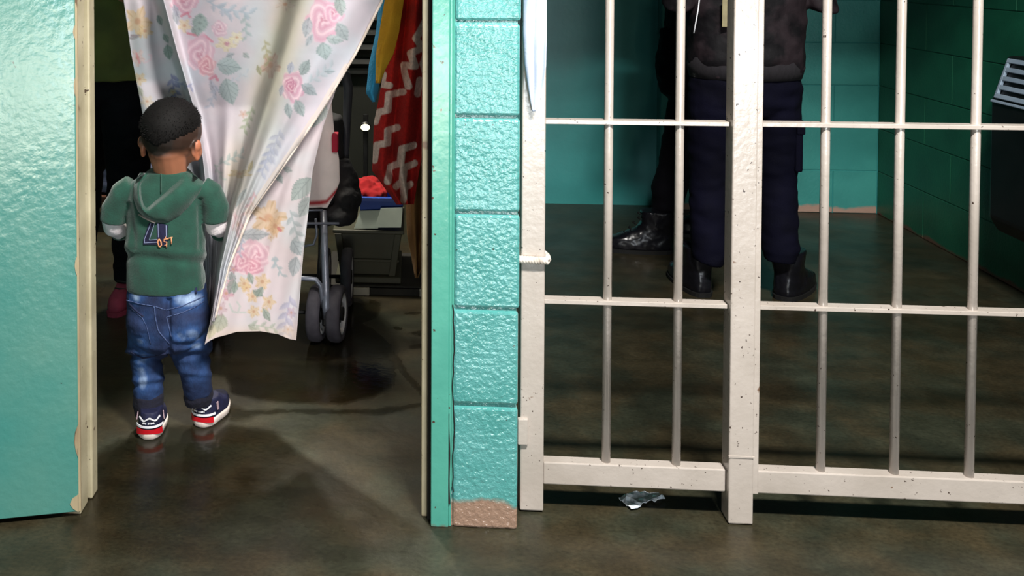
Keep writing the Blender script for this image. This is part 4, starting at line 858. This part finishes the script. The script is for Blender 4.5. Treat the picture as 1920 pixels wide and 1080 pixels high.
G2 = 4.02
def g_(x, y, d=0.0): return Vector(aty(x, y, G2+d))
m_btro = mat('black_trousers', lin(9, 8, 13), lin(13, 12, 18), 9, rough=.85, bump=.001, bscale=150, spec=.1)
m_bjk = mat('black_jacket', lin(8, 8, 10), lin(13, 12, 15), 9, rough=.8, spec=.15)
hc2 = g_(1322, 130)
legsB = [[L4(g_(1310, 150), .105), L4(g_(1288, 235), .088), L4(g_(1268, 320), .074), L4(g_(1256, 350), .072), L4(g_(1250, 395), .062), L4(g_(1245, 438), .056)],
         [L4(g_(1334, 150, .1), .105), L4(g_(1340, 250, .14), .085), L4(g_(1343, 330, .15), .07), L4(g_(1345, 420, .15), .058)]]
topB = [(hc2.x, hc2.y+.04, hc2.z+d, r1, r2) for d, r1, r2 in ((-.02, .135, .18), (.07, .14, .195), (.2, .14, .19), (.4, .14, .2), (.52, .12, .18), (.58, .07, .09))]
sz2 = hc2.z+.5
gB, troB, jkB = adult((hc2.x, G2, 0), 'person all in black, mostly hidden, one boot pointing left behind the gate', math.radians(90), (hc2.x, hc2.y+.04), hc2.z, legsB,
      [(hc2.x, hc2.y-.15, sz2), (hc2.x, hc2.y+.22, sz2)], [(hc2.x+.06, hc2.y-.17, hc2.z+.25), (hc2.x+.06, hc2.y+.26, hc2.z+.25)], [(hc2.x-.13, hc2.y-.08, hc2.z+.34), (hc2.x-.13, hc2.y+.18, hc2.z+.34)], hc2.z+.84, m_btro, m_bjk, None, topB)
bq = fl(1262, 474); boot(Vector((bq[0], bq[1], 0)), math.radians(86), gB, L=.27, W=.047); bq2 = g_(1352, 430, .15); boot(Vector((bq2.x+.05, bq2.y, 0)), math.radians(75), gB)

# woman in olive top behind the left jamb
WY = 3.2
def w_(x, y, d=0.0): return Vector(aty(x, y, WY+d))
m_olive = mat('olive_cotton', lin(74, 76, 26), lin(58, 60, 20), 8, rough=.9, bump=.001, bscale=150)
m_pink = mat('pink_canvas', lin(156, 52, 78), lin(126, 38, 60), 18, rough=.8)
hw = w_(206, 120)
legsW = [[L4(w_(186, 150, .03), .098), L4(w_(168, 260, .16), .078), L4(w_(160, 330, .28), .066), L4(w_(158, 425, .40), .058), L4(w_(158, 452, .42), .05)],
         [L4(w_(232, 150), .098), L4(w_(240, 260), .084), L4(w_(240, 360), .070), L4(w_(240, 470), .052), L4(w_(240, 524), .046)]]
topW = [(hw.x, hw.y+.02, hw.z+d, r1, r2) for d, r1, r2 in ((-.045, .205, .16), (.06, .20, .155), (.2, .18, .14), (.35, .165, .12), (.47, .15, .10), (.53, .08, .06))]
sw_ = hw.z+.45
gW, troW, jkW = adult((hw.x, WY, 0), 'person in olive top and black trousers standing in the dark behind the left jamb', math.radians(200), (hw.x, hw.y+.02), hw.z, legsW,
      [(hw.x-.17, hw.y, sw_), (hw.x+.17, hw.y, sw_)], [(hw.x-.25, hw.y+.04, hw.z+.2), (hw.x+.24, hw.y+.06, hw.z+.2)], [(hw.x-.14, hw.y-.12, hw.z+.22), (hw.x+.14, hw.y-.12, hw.z+.24)], hw.z+.8, m_btro, m_olive, None, topW, .12)
q_ = fl(226, 577); boot(Vector((q_[0]+.03, q_[1]+.12, 0)), math.radians(172), gW, .07, .22, .038, 'shoe', m_pink, m_pink)
q_ = w_(156, 460, .42); boot(Vector((q_.x, q_.y+.05, 0)), math.radians(185), gW, .07, .22, .038, 'shoe', m_pink, m_pink)

# ------------------------------------------------------------------ stool with folded blue blanket behind the person in olive
m_wood = mat('brown_wood', lin(92, 52, 34), lin(70, 38, 24), 12, rough=.5, stretch=(1, 1, .2))
sb = w_(206, 352, 1.0); st_ = thing('stool', (sb.x, sb.y, 0), 'low brown wooden stool standing in the dark behind the person in olive', 'stool')
MB().box((sb.x-.20, sb.y-.15, sb.z-.03), (sb.x+.20, sb.y+.15, sb.z)).build('seat', m_wood, st_, .006)
for dx in (-.17, .17):
    for dy in (-.12, .12): MB().tube([(sb.x+dx, sb.y+dy, sb.z-.03), (sb.x+dx*1.12, sb.y+dy*1.12, 0)], [.016, .013], 10).build('leg', m_wood, st_, smooth=True)
b = MB()
for i in range(3): b.box((sb.x-.17+.01*i, sb.y-.13, sb.z+.008+.075*i), (sb.x+.17-.008*i, sb.y+.12, sb.z+.08+.075*i))
tag(link('folded_blanket', blob(b, .008, 6, .5, wr(12, .008)), mat('blue_grey_fleece', lin(112, 118, 150), lin(92, 98, 132), 20, rough=.95, bump=.002, bscale=120), None, True), 'folded blue grey blanket lying on the low wooden stool', 'blanket')

# ------------------------------------------------------------------ stroller
m_tyre = mat('grey_foam_tyre', lin(70, 66, 74), lin(56, 52, 60), 30, rough=.8); m_rim = mat('white_plastic_rim', lin(214, 212, 214), None, rough=.4); m_blk = mat('black_plastic', lin(16, 16, 18), lin(22, 22, 24), 30, rough=.45); m_tube = mat('grey_painted_tube', lin(128, 132, 146), lin(112, 116, 130), 20, rough=.35, metal=.3); m_fab = mat('black_stroller_fabric', lin(14, 14, 18), lin(22, 22, 28), 12, rough=.85, bump=.001, bscale=150); m_redpl = mat('red_plastic', lin(196, 40, 40), None, rough=.4)
SY = 2.88
def sp(x, y, d=0.0): return Vector(aty(x, y, SY+d))
str_ = thing('stroller', (sp(560, 600).x, SY+.2, 0), 'folding black stroller with grey tubes and twin wheels parked behind the curtain', 'stroller')
def wheel(cx, cy, r_, wd, yaw, parent):
    Mw = Matrix.Translation((cx, cy, r_)) @ Matrix.Rotation(yaw, 4, 'Z')
    def prof(pts_, nm, m_, par):
        rr = [[Mw @ Vector((x_, q*math.cos(2*math.pi*i/36), q*math.sin(2*math.pi*i/36))) for i in range(36)] for x_, q in pts_]; return MB().rings(rr+[rr[0]], False).build(nm, m_, par, 0, True)
    h_ = wd/2
    t_ = prof([(-h_, r_*.74), (-h_, r_*.92), (-h_*.6, r_*.99), (0, r_), (h_*.6, r_*.99), (h_, r_*.92), (h_, r_*.74)], 'wheel', m_tyre, parent)
    prof([(-h_*.9, r_*.60), (-h_*.9, r_*.75), (h_*.9, r_*.75), (h_*.9, r_*.60)], 'rim', m_rim, t_)
    prof([(-h_*.95, .004), (-h_*.95, r_*.24), (h_*.95, r_*.24), (h_*.95, .004)], 'hub', m_blk, t_)
    for k in range(5):
        a = 2*math.pi*k/5+.4; MB().tube([Mw @ Vector((0, r_*.2*math.cos(a), r_*.2*math.sin(a))), Mw @ Vector((0, r_*.65*math.cos(a), r_*.65*math.sin(a)))], .0065, 6).build('spoke', m_blk, t_)
    return t_
a0 = sp(591, 600); a1 = sp(629, 600); cyw = (a0.y+a1.y)/2
wheel(a0.x, cyw+.07, .086, .042, math.radians(-7), str_); wheel(a1.x, cyw+.07, .086, .042, math.radians(-7), str_)
for dx in (-.40,): wheel(a0.x+dx, cyw+.07, .086, .042, 0, str_); wheel(a1.x+dx, cyw+.07, .086, .042, 0, str_)
for dx in (-.43, .0): wheel(a0.x+dx-.005, cyw+.38, .098, .036, 0, str_); wheel(a1.x+dx+.012, cyw+.38, .098, .036, 0, str_)
MB().tube([(a0.x-.42, cyw+.07, .086), (a1.x+.01, cyw+.07, .086)], .006, 8).build('axle', m_blk, str_, smooth=True); MB().tube([(a0.x-.46, cyw+.38, .098), (a1.x+.03, cyw+.38, .098)], .007, 8).build('axle', m_blk, str_, smooth=True)
mx = (a0.x+a1.x)/2
for dx in (0, -.41):
    MB().tube([(mx+dx, cyw+.03, .09), (mx+dx+.002, cyw+.0, .13), sp(611, 545, .04)+Vector((dx, 0, 0)), sp(609, 480, .08)+Vector((dx, 0, 0)), sp(607, 395, .15)+Vector((dx, 0, 0))], .0115, 12).build('fork', m_tube, str_, smooth=True)
    MB().tube([sp(603, 395, .16)+Vector((dx, 0, 0)), sp(602, 450, .13)+Vector((dx, 0, 0)), sp(600, 560, .09)+Vector((dx, 0, 0))], .009, 10).build('fork_cover', m_blk, str_, smooth=True)
    MB().box((mx+dx-.014, cyw+.035, .055), (mx+dx+.014, cyw+.10, .125)).build('caster', m_blk, str_, .006)
MB().tube([sp(540, 522, .02), sp(572, 522, .02), sp(592, 524, .02), sp(601, 535, .02), sp(605, 560, .02), sp(606, 575, .03)], .0075, 10).build('footrest_tube', m_tube, str_, smooth=True)
MB().tube([sp(430, 419, .06), sp(636, 419, .06)], .004, 8).build('crossbar', m_tube, str_, smooth=True)
MB().tube([sp(570, 462, .10), sp(588, 458, .10), sp(594, 440, .10), sp(592, 410, .10)], .004, 8).build('brake_cable', m_tube, str_, smooth=True)
MB().tube([sp(548, 395, .08), sp(606, 394, .08)], .003, 8).build('crossbar', m_tube, str_, smooth=True)
# seat sling, basket and push handle
b = MB(); b.rings([[sp(x_, y_, d) for x_, y_, d in ((470,r[0],.16),(632,r[0],.16),(652,r[0],.30),(640,r[0],.44),(470,r[0],.44))] if False else ering((mx-.20, cyw+.34, r[0]), r[1], r[2], 28, 4) for r in ((.30, .21, .10), (.34, .235, .15), (.42, .245, .17), (.50, .245, .15), (.58, .235, .12), (.66, .225, .10))])
link('seat', blob(b, .008, 6, .5, wr(10, .010)), m_fab, str_, True)
b = MB(); b.ell(sp(652, 372, .22), (.045, .08, .055)); b.ell(sp(640, 400, .20), (.055, .09, .035)); b.tube([sp(640, 300, .25), sp(648, 350, .22)], [.03, .045], 12); link('side_bag', blob(b, .006, 5, .5, wr(22, .008)), m_fab, str_, True)
for dx in (0, -.43):
    MB().tube([sp(628, 410, .18)+Vector((dx, 0, 0)), sp(646, 330, .26)+Vector((dx, 0, 0)), sp(650, 240, .34)+Vector((dx, 0, 0)), sp(653, 165, .40)+Vector((dx, 0, 0)), sp(648, 140, .40)+Vector((dx, 0, 0)), sp(634, 128, .38)+Vector((dx, 0, 0))], [.012, .012, .013, .017, .017, .015], 12).build('push_handle', mat('dark_grey_grip', lin(52, 54, 64), lin(42, 44, 54), 30, rough=.6), str_, smooth=True)
MB().tube([sp(643, 325, .24), sp(645, 310, .245)], .016, 12).build('joint', m_blk, str_, smooth=True)
MB().box(tuple(sp(622, 286, .14)), tuple(sp(634, 250, .16)+Vector((0, .03, 0)))).build('buckle_pad', mat('crimson_webbing', lin(170, 20, 52), None, rough=.8), str_, .003)
# white blanket with red border over the stroller seat
def printbl(x, y):
    P_ = Print(x, y, (240, 224, 222)); P_.put(np.clip(1.3-np.abs(y-np.interp(x, [560, 600, 612, 636], [382, 380, 378, 352]))/5, 0, 1), (176, 26, 40)); P_.put(1.0*(np.abs(x-(626-.0*(y)))<0), (176, 26, 40)); return P_.c
m_bl = mat('white_muslin', (1, 1, 1), (.9, .9, .9), 20, rough=.9, attr='Col', bump=.001, bscale=90)
ylz = list(np.arange(150, 392, 3))
tag(sheet('blanket', [{150:540,392:540}, {150:575,392:575}, {150:600,250:603,392:602}, {150:618,200:622,250:627,300:636,340:637,360:630,392:612}], [{150:3.10,392:3.03}, {150:3.02,392:2.97}, {150:3.05,392:2.99}, {150:3.08,392:3.0}], ylz, 40, m_bl, None, printbl, .002), 'white baby blanket edged in red draped over the stroller seat', 'blanket')

# ------------------------------------------------------------------ crates behind the stroller
KY = 3.42
def kp(x, y, d=0.0): return Vector(aty(x, y, KY+d))
m_crate = mat('grey_green_plastic', lin(80, 80, 64), lin(68, 68, 54), 8, rough=.5); m_blue = mat('blue_plastic', lin(36, 84, 190), lin(28, 70, 168), 8, rough=.4); m_board = mat('pale_board', lin(196, 208, 196), lin(180, 192, 182), 10, rough=.6)
k0, k1 = kp(640, 545).x, kp(742, 545).x; zt_ = kp(700, 428).z; zbm = .055
cr_t = thing('storage_crate', ((k0+k1)/2, KY+.16, 0), 'grey green plastic crate with slanting sides standing behind the stroller', 'crate')
def taper(x0, x1, y0, y1, z0, z1, gx_o, th=.012):
    o0 = [(x0, y0), (x1, y0), (x1, y1), (x0, y1)]; o1 = [(x0-gx_o, y0-gx_o*.4), (x1+gx_o, y0-gx_o*.4), (x1+gx_o, y1+gx_o*.4), (x0-gx_o, y1+gx_o*.4)]
    ins = lambda r_, t: [(r_[0][0]+t, r_[0][1]+t), (r_[1][0]-t, r_[1][1]+t), (r_[2][0]-t, r_[2][1]-t), (r_[3][0]+t, r_[3][1]-t)]
    z_ = lambda r_, z: [(a_, b_, z) for a_, b_ in r_]
    return MB().rings([z_(o0, z0), z_(o1, z1), z_(ins(o1, th), z1), z_(ins(o0, th), z0+th)])
taper(k0, k1, KY, KY+.30, zbm, zt_-.012, .022).build('body', m_crate, cr_t, .003)
MB().box((k0-.03, KY-.022, zt_-.016), (k1+.03, KY+.32, zt_-.002)).build('rim', m_crate, cr_t, .004)
zmid = kp(700, 486).z
MB().box((k0-.012, KY-.016, zmid-.005), (k1+.012, KY-.004, zmid+.004)).build('ledge', m_crate, cr_t, .002)
for x_ in (k0-.002, k1-.026): MB().add([Vector(q) for q in ((x_, KY-.016, zbm), (x_+.024, KY-.016, zbm), (x_+.024, KY, zbm), (x_, KY, zbm), (x_+(-.02 if x_ < k0+.01 else .022), KY-.026, zt_-.015), (x_+.024+(-.02 if x_ < k0+.01 else .022), KY-.026, zt_-.015), (x_+.024+(-.02 if x_ < k0+.01 else .022), KY, zt_-.015), (x_+(-.02 if x_ < k0+.01 else .022), KY, zt_-.015))], [(3,2,1,0),(4,5,6,7),(0,1,5,4),(1,2,6,5),(2,3,7,6),(3,0,4,7)]).build('corner_rib', m_crate, cr_t, .002)
MB().box((k0-.02, KY-.03, zbm-.022), (k1+.02, KY+.30, zbm)).build('base', m_crate, cr_t, .004)
# low rack under the crate
rk = thing('pallet', ((k0+k1)/2, KY+.1, 0), 'low dark pallet with pale blocks on the floor under the crate', 'pallet')
m_pal = mat('pale_pallet_block', lin(176, 172, 160), lin(156, 152, 140), 20, rough=.7); m_pd = mat('dark_pallet_board', lin(40, 38, 32), lin(30, 28, 24), 20, rough=.7)
for xa_, xb_ in ((638, 652), (664, 694), (786, 800)): MB().box((kp(xa_, 560).x, KY-.06, .0), (kp(xb_, 560).x, KY+.02, .026)).build('block', m_pal, rk, .002)
for xa_, xb_ in ((652, 664), (694, 786)): MB().box((kp(xa_, 560).x+.001, KY-.055, .0), (kp(xb_, 560).x-.001, KY+.02, .024)).build('block', m_pd, rk, .002)
MB().box((k0-.06, KY-.05, .0265), (kp(800, 560).x, KY+.34, .032)).build('deck', m_pd, rk, .001)
# blue tub with red cloth, boards
b0, b1 = kp(672, 400).x, kp(757, 400).x; zb1 = kp(700, 376).z
tb = thing('tub', ((b0+b1)/2, KY+.16, zt_), 'blue plastic tub on top of the grey green crate', 'tub')
taper(b0+.012, b1-.012, KY+.03, KY+.29, zt_, zb1, .012, .006).build('body', m_blue, tb, .002)
MB().rings([[(x_, y_, z_) for x_, y_ in ((b0-o_, KY+.02-o_), (b1+o_, KY+.02-o_), (b1+o_, KY+.30+o_), (b0-o_, KY+.30+o_))] for o_, z_ in ((0, zb1-.008), (.008, zb1-.006), (.008, zb1+.006), (0, zb1+.008), (-.012, zb1+.006), (-.012, zb1-.006), (0, zb1-.008))], False).build('rim', m_blue, tb)
b = MB(); b.ell(kp(684, 356, .14), (.045, .09, .045)); b.ell(kp(706, 364, .12), (.04, .09, .035)); b.ell(kp(694, 350, .22), (.05, .06, .04)); tag(link('cloth_heap', blob(b, .006, 4, .5, wr(24, .012)), mat('red_fleece', lin(196, 34, 40), lin(166, 24, 30), 20, rough=.95), None, True), 'crumpled red cloth heaped in the blue tub', 'cloth')
for xa_, xb_, ya_, yb_, lab in ((669, 712, 396, 429, 'left of two pale boards leaning against the blue tub'), (708, 755, 390, 426, 'right of two pale boards leaning against the blue tub')):
    A_ = [kp(xa_+6, ya_, .005), kp(xb_, ya_-1, .005), kp(xb_-3, yb_, -.02), kp(xa_-5, yb_, -.02)]; off_ = Vector((0, -.004 if xa_ > 700 else .004, 0)); A_ = [q+off_ for q in A_]
    for q in A_[2:]: q.z = max(q.z, zt_+.0)
    b = MB().add(A_+[q+Vector((0, .006, 0)) for q in A_], [(3,2,1,0),(4,5,6,7),(0,1,5,4),(1,2,6,5),(2,3,7,6),(3,0,4,7)]); tag(b.build('board', m_board, None), lab, 'board')
b = MB(); P3 = [kp(722, 318, .1), kp(736, 316, .1), kp(762, 376, .0), kp(752, 382, -.02), kp(728, 350, .05)]
b.add(P3+[q+Vector((0, .03, 0)) for q in P3], [tuple(range(5)), (9, 8, 7, 6, 5)]+[(i, 5+i, 5+(i+1) % 5, (i+1) % 5) for i in range(5)]); tag(link('black_cloth', blob(b, .005, 3, .5, wr(26, .006)), m_fab, None, True), 'black cloth slung over the corner of the blue tub', 'cloth')

# ------------------------------------------------------------------ far end of the dark room: louvred shutter and small lit lamp
sh0, sh1 = aty(600, -200, 5.08), aty(760, 128, 5.08)
shut = thing('window_1', ((sh0[0]+sh1[0])/2, 5.08, float(sh1[2])), 'dark louvred shutter high on the far wall of the dim room', 'shutter'); shut['kind'] = 'structure'
m_sl = mat('dark_slats', lin(26, 28, 28), lin(20, 22, 22), 20, rough=.5)
nS = 12; H_ = float(sh0[2]-sh1[2])
MB().box((float(sh0[0])-.03, 5.06, float(sh1[2])-.03), (float(sh1[0])+.03, 5.09, float(sh1[2]))).build('frame', m_sl, shut)
for i in range(nS):
    z = float(sh1[2])+H_*(i+.5)/nS; Mx = Matrix.Translation((float(sh0[0]+sh1[0])/2, 5.065, z)) @ Matrix.Rotation(math.radians(35), 4, 'X'); w2 = float(sh1[0]-sh0[0])/2
    MB().box((-w2, -.028, -.003), (w2, .028, .003), Mx).build('slat', m_sl, shut)
lp = Vector(aty(685, 239, 4.6)); lamp = thing('night_light', tuple(lp), 'small oval warm light glowing in the dark room beside the towels', 'lamp')
MB().ell(lp, (.022, .012, .016)).build('lens', mat('warm_lens', lin(240, 236, 190), None, rough=.3, emit=((1.0, .95, .62), 3.0)), lamp, smooth=True)
MB().tube([lp+Vector((0, .008, 0)), lp+Vector((0, .03, 0))], .026, 16).build('housing', m_blk, lamp, smooth=True)
MB().box((lp.x-.012, lp.y+.028, 0), (lp.x+.012, lp.y+.04, lp.z+.06)).build('stand', m_blk, lamp, .003)
MB().box((lp.x-.09, lp.y-.05, 0), (lp.x+.09, lp.y+.12, .02)).build('foot', m_blk, lamp, .005)

# ------------------------------------------------------------------ black unit with slanted vent on the cell's right wall
m_unit = mat('black_enamel', lin(12, 12, 14), lin(18, 18, 20), 12, rough=.4); m_vent = mat('pale_blue_grey_plastic', lin(150, 168, 186), lin(132, 150, 168), 14, rough=.4)
UX = 2.02
def atx(x, y, X):
    d = ray(x, y); return CO + d*(X/d[0])
p0 = atx(1852, 432, UX); p1 = atx(1852, 186, UX); uy1 = float(p0[1]); uz0, uz1 = float(p0[2]), float(p1[2]); uy0 = uy1-.62
un = thing('wall_heater', ((UX+RW)/2, (uy0+uy1)/2, uz0), 'black wall unit with pale slotted vent on the side wall of the cell', 'heater')
prof = [(UX+.03, uz0), (RW-.001, uz0), (RW-.001, uz1+.155), (UX+.05, uz1+.155), (UX, uz1), (UX, uz0+.05)]
MB().prism(prof, uy0, uy1, 'y').build('cabinet', m_unit, un, .012)
# vent panel lies on the slanted top
A_ = Vector((UX, 0, uz1)); B_ = Vector((UX+.05, 0, uz1+.155)); e1 = (B_-A_); Ls = e1.length; e1.normalize(); nrm = Vector((-e1.z, 0, e1.x))
def vp(u, y_, hgt): q = A_+e1*u+nrm*hgt; return Vector((q.x, y_, q.z))
def vbox(u0, u1, y0_, y1_, h0, h1): 
    v = [vp(u0, y0_, h0), vp(u1, y0_, h0), vp(u1, y1_, h0), vp(u0, y1_, h0), vp(u0, y0_, h1), vp(u1, y0_, h1), vp(u1, y1_, h1), vp(u0, y1_, h1)]
    return MB().add(v, [(3,2,1,0),(4,5,6,7),(0,1,5,4),(1,2,6,5),(2,3,7,6),(3,0,4,7)])
for k in range(3):
    ya_ = uy1-.03-.19*k; yb_ = ya_-.175
    fr = vbox(.01, .026, yb_, ya_, .001, .012).build('vent_frame', m_vent, un, .002)
    vbox(Ls-.026, Ls-.01, yb_, ya_, .001, .012).build('vent_edge', m_vent, fr, .002)
    for yy in (ya_, yb_+.012): vbox(.026, Ls-.026, yy-.012, yy, .001, .012).build('vent_edge', m_vent, fr, .002)
    for j in range(1, 4):
        uu = .018+(Ls-.036)*j/4; vbox(uu-.008, uu+.008, yb_+.012, ya_-.012, .001, .012).build('slat', m_vent, fr, .002)
vbox(-.006, .004, uy0+.01, uy1-.01, -.004, .006).build('vent_lip', m_vent, un, .002)

# ------------------------------------------------------------------ unseen ceiling lamp added to brighten the room behind the curtain
rl = thing('added_ceiling_light', (-0.80, 4.00, 2.8), 'small round ceiling lamp added out of view to brighten the room behind the curtain', 'lamp')
MB().tube([(-0.80, 4.00, 2.8), (-0.80, 4.00, 2.77)], [.16, .15], 28).build('base_plate', m_pipe, rl, smooth=False)
MB().ell((-0.80, 4.00, 2.765), (.13, .13, .05)).build('diffuser', mat('added_lamp_glass', lin(240, 236, 224), None, rough=.4, emit=((1, .95, .85), 1.0)), rl, smooth=True)
ll = bpy.data.lights.new('room_fill_lamp', 'POINT'); ll.energy = 250; ll.shadow_soft_size = .12; ll.color = (1.0, .93, .80); lo = bpy.data.objects.new('room_fill_lamp', ll); COL.objects.link(lo); lo.location = (-0.80, 4.00, 2.55)
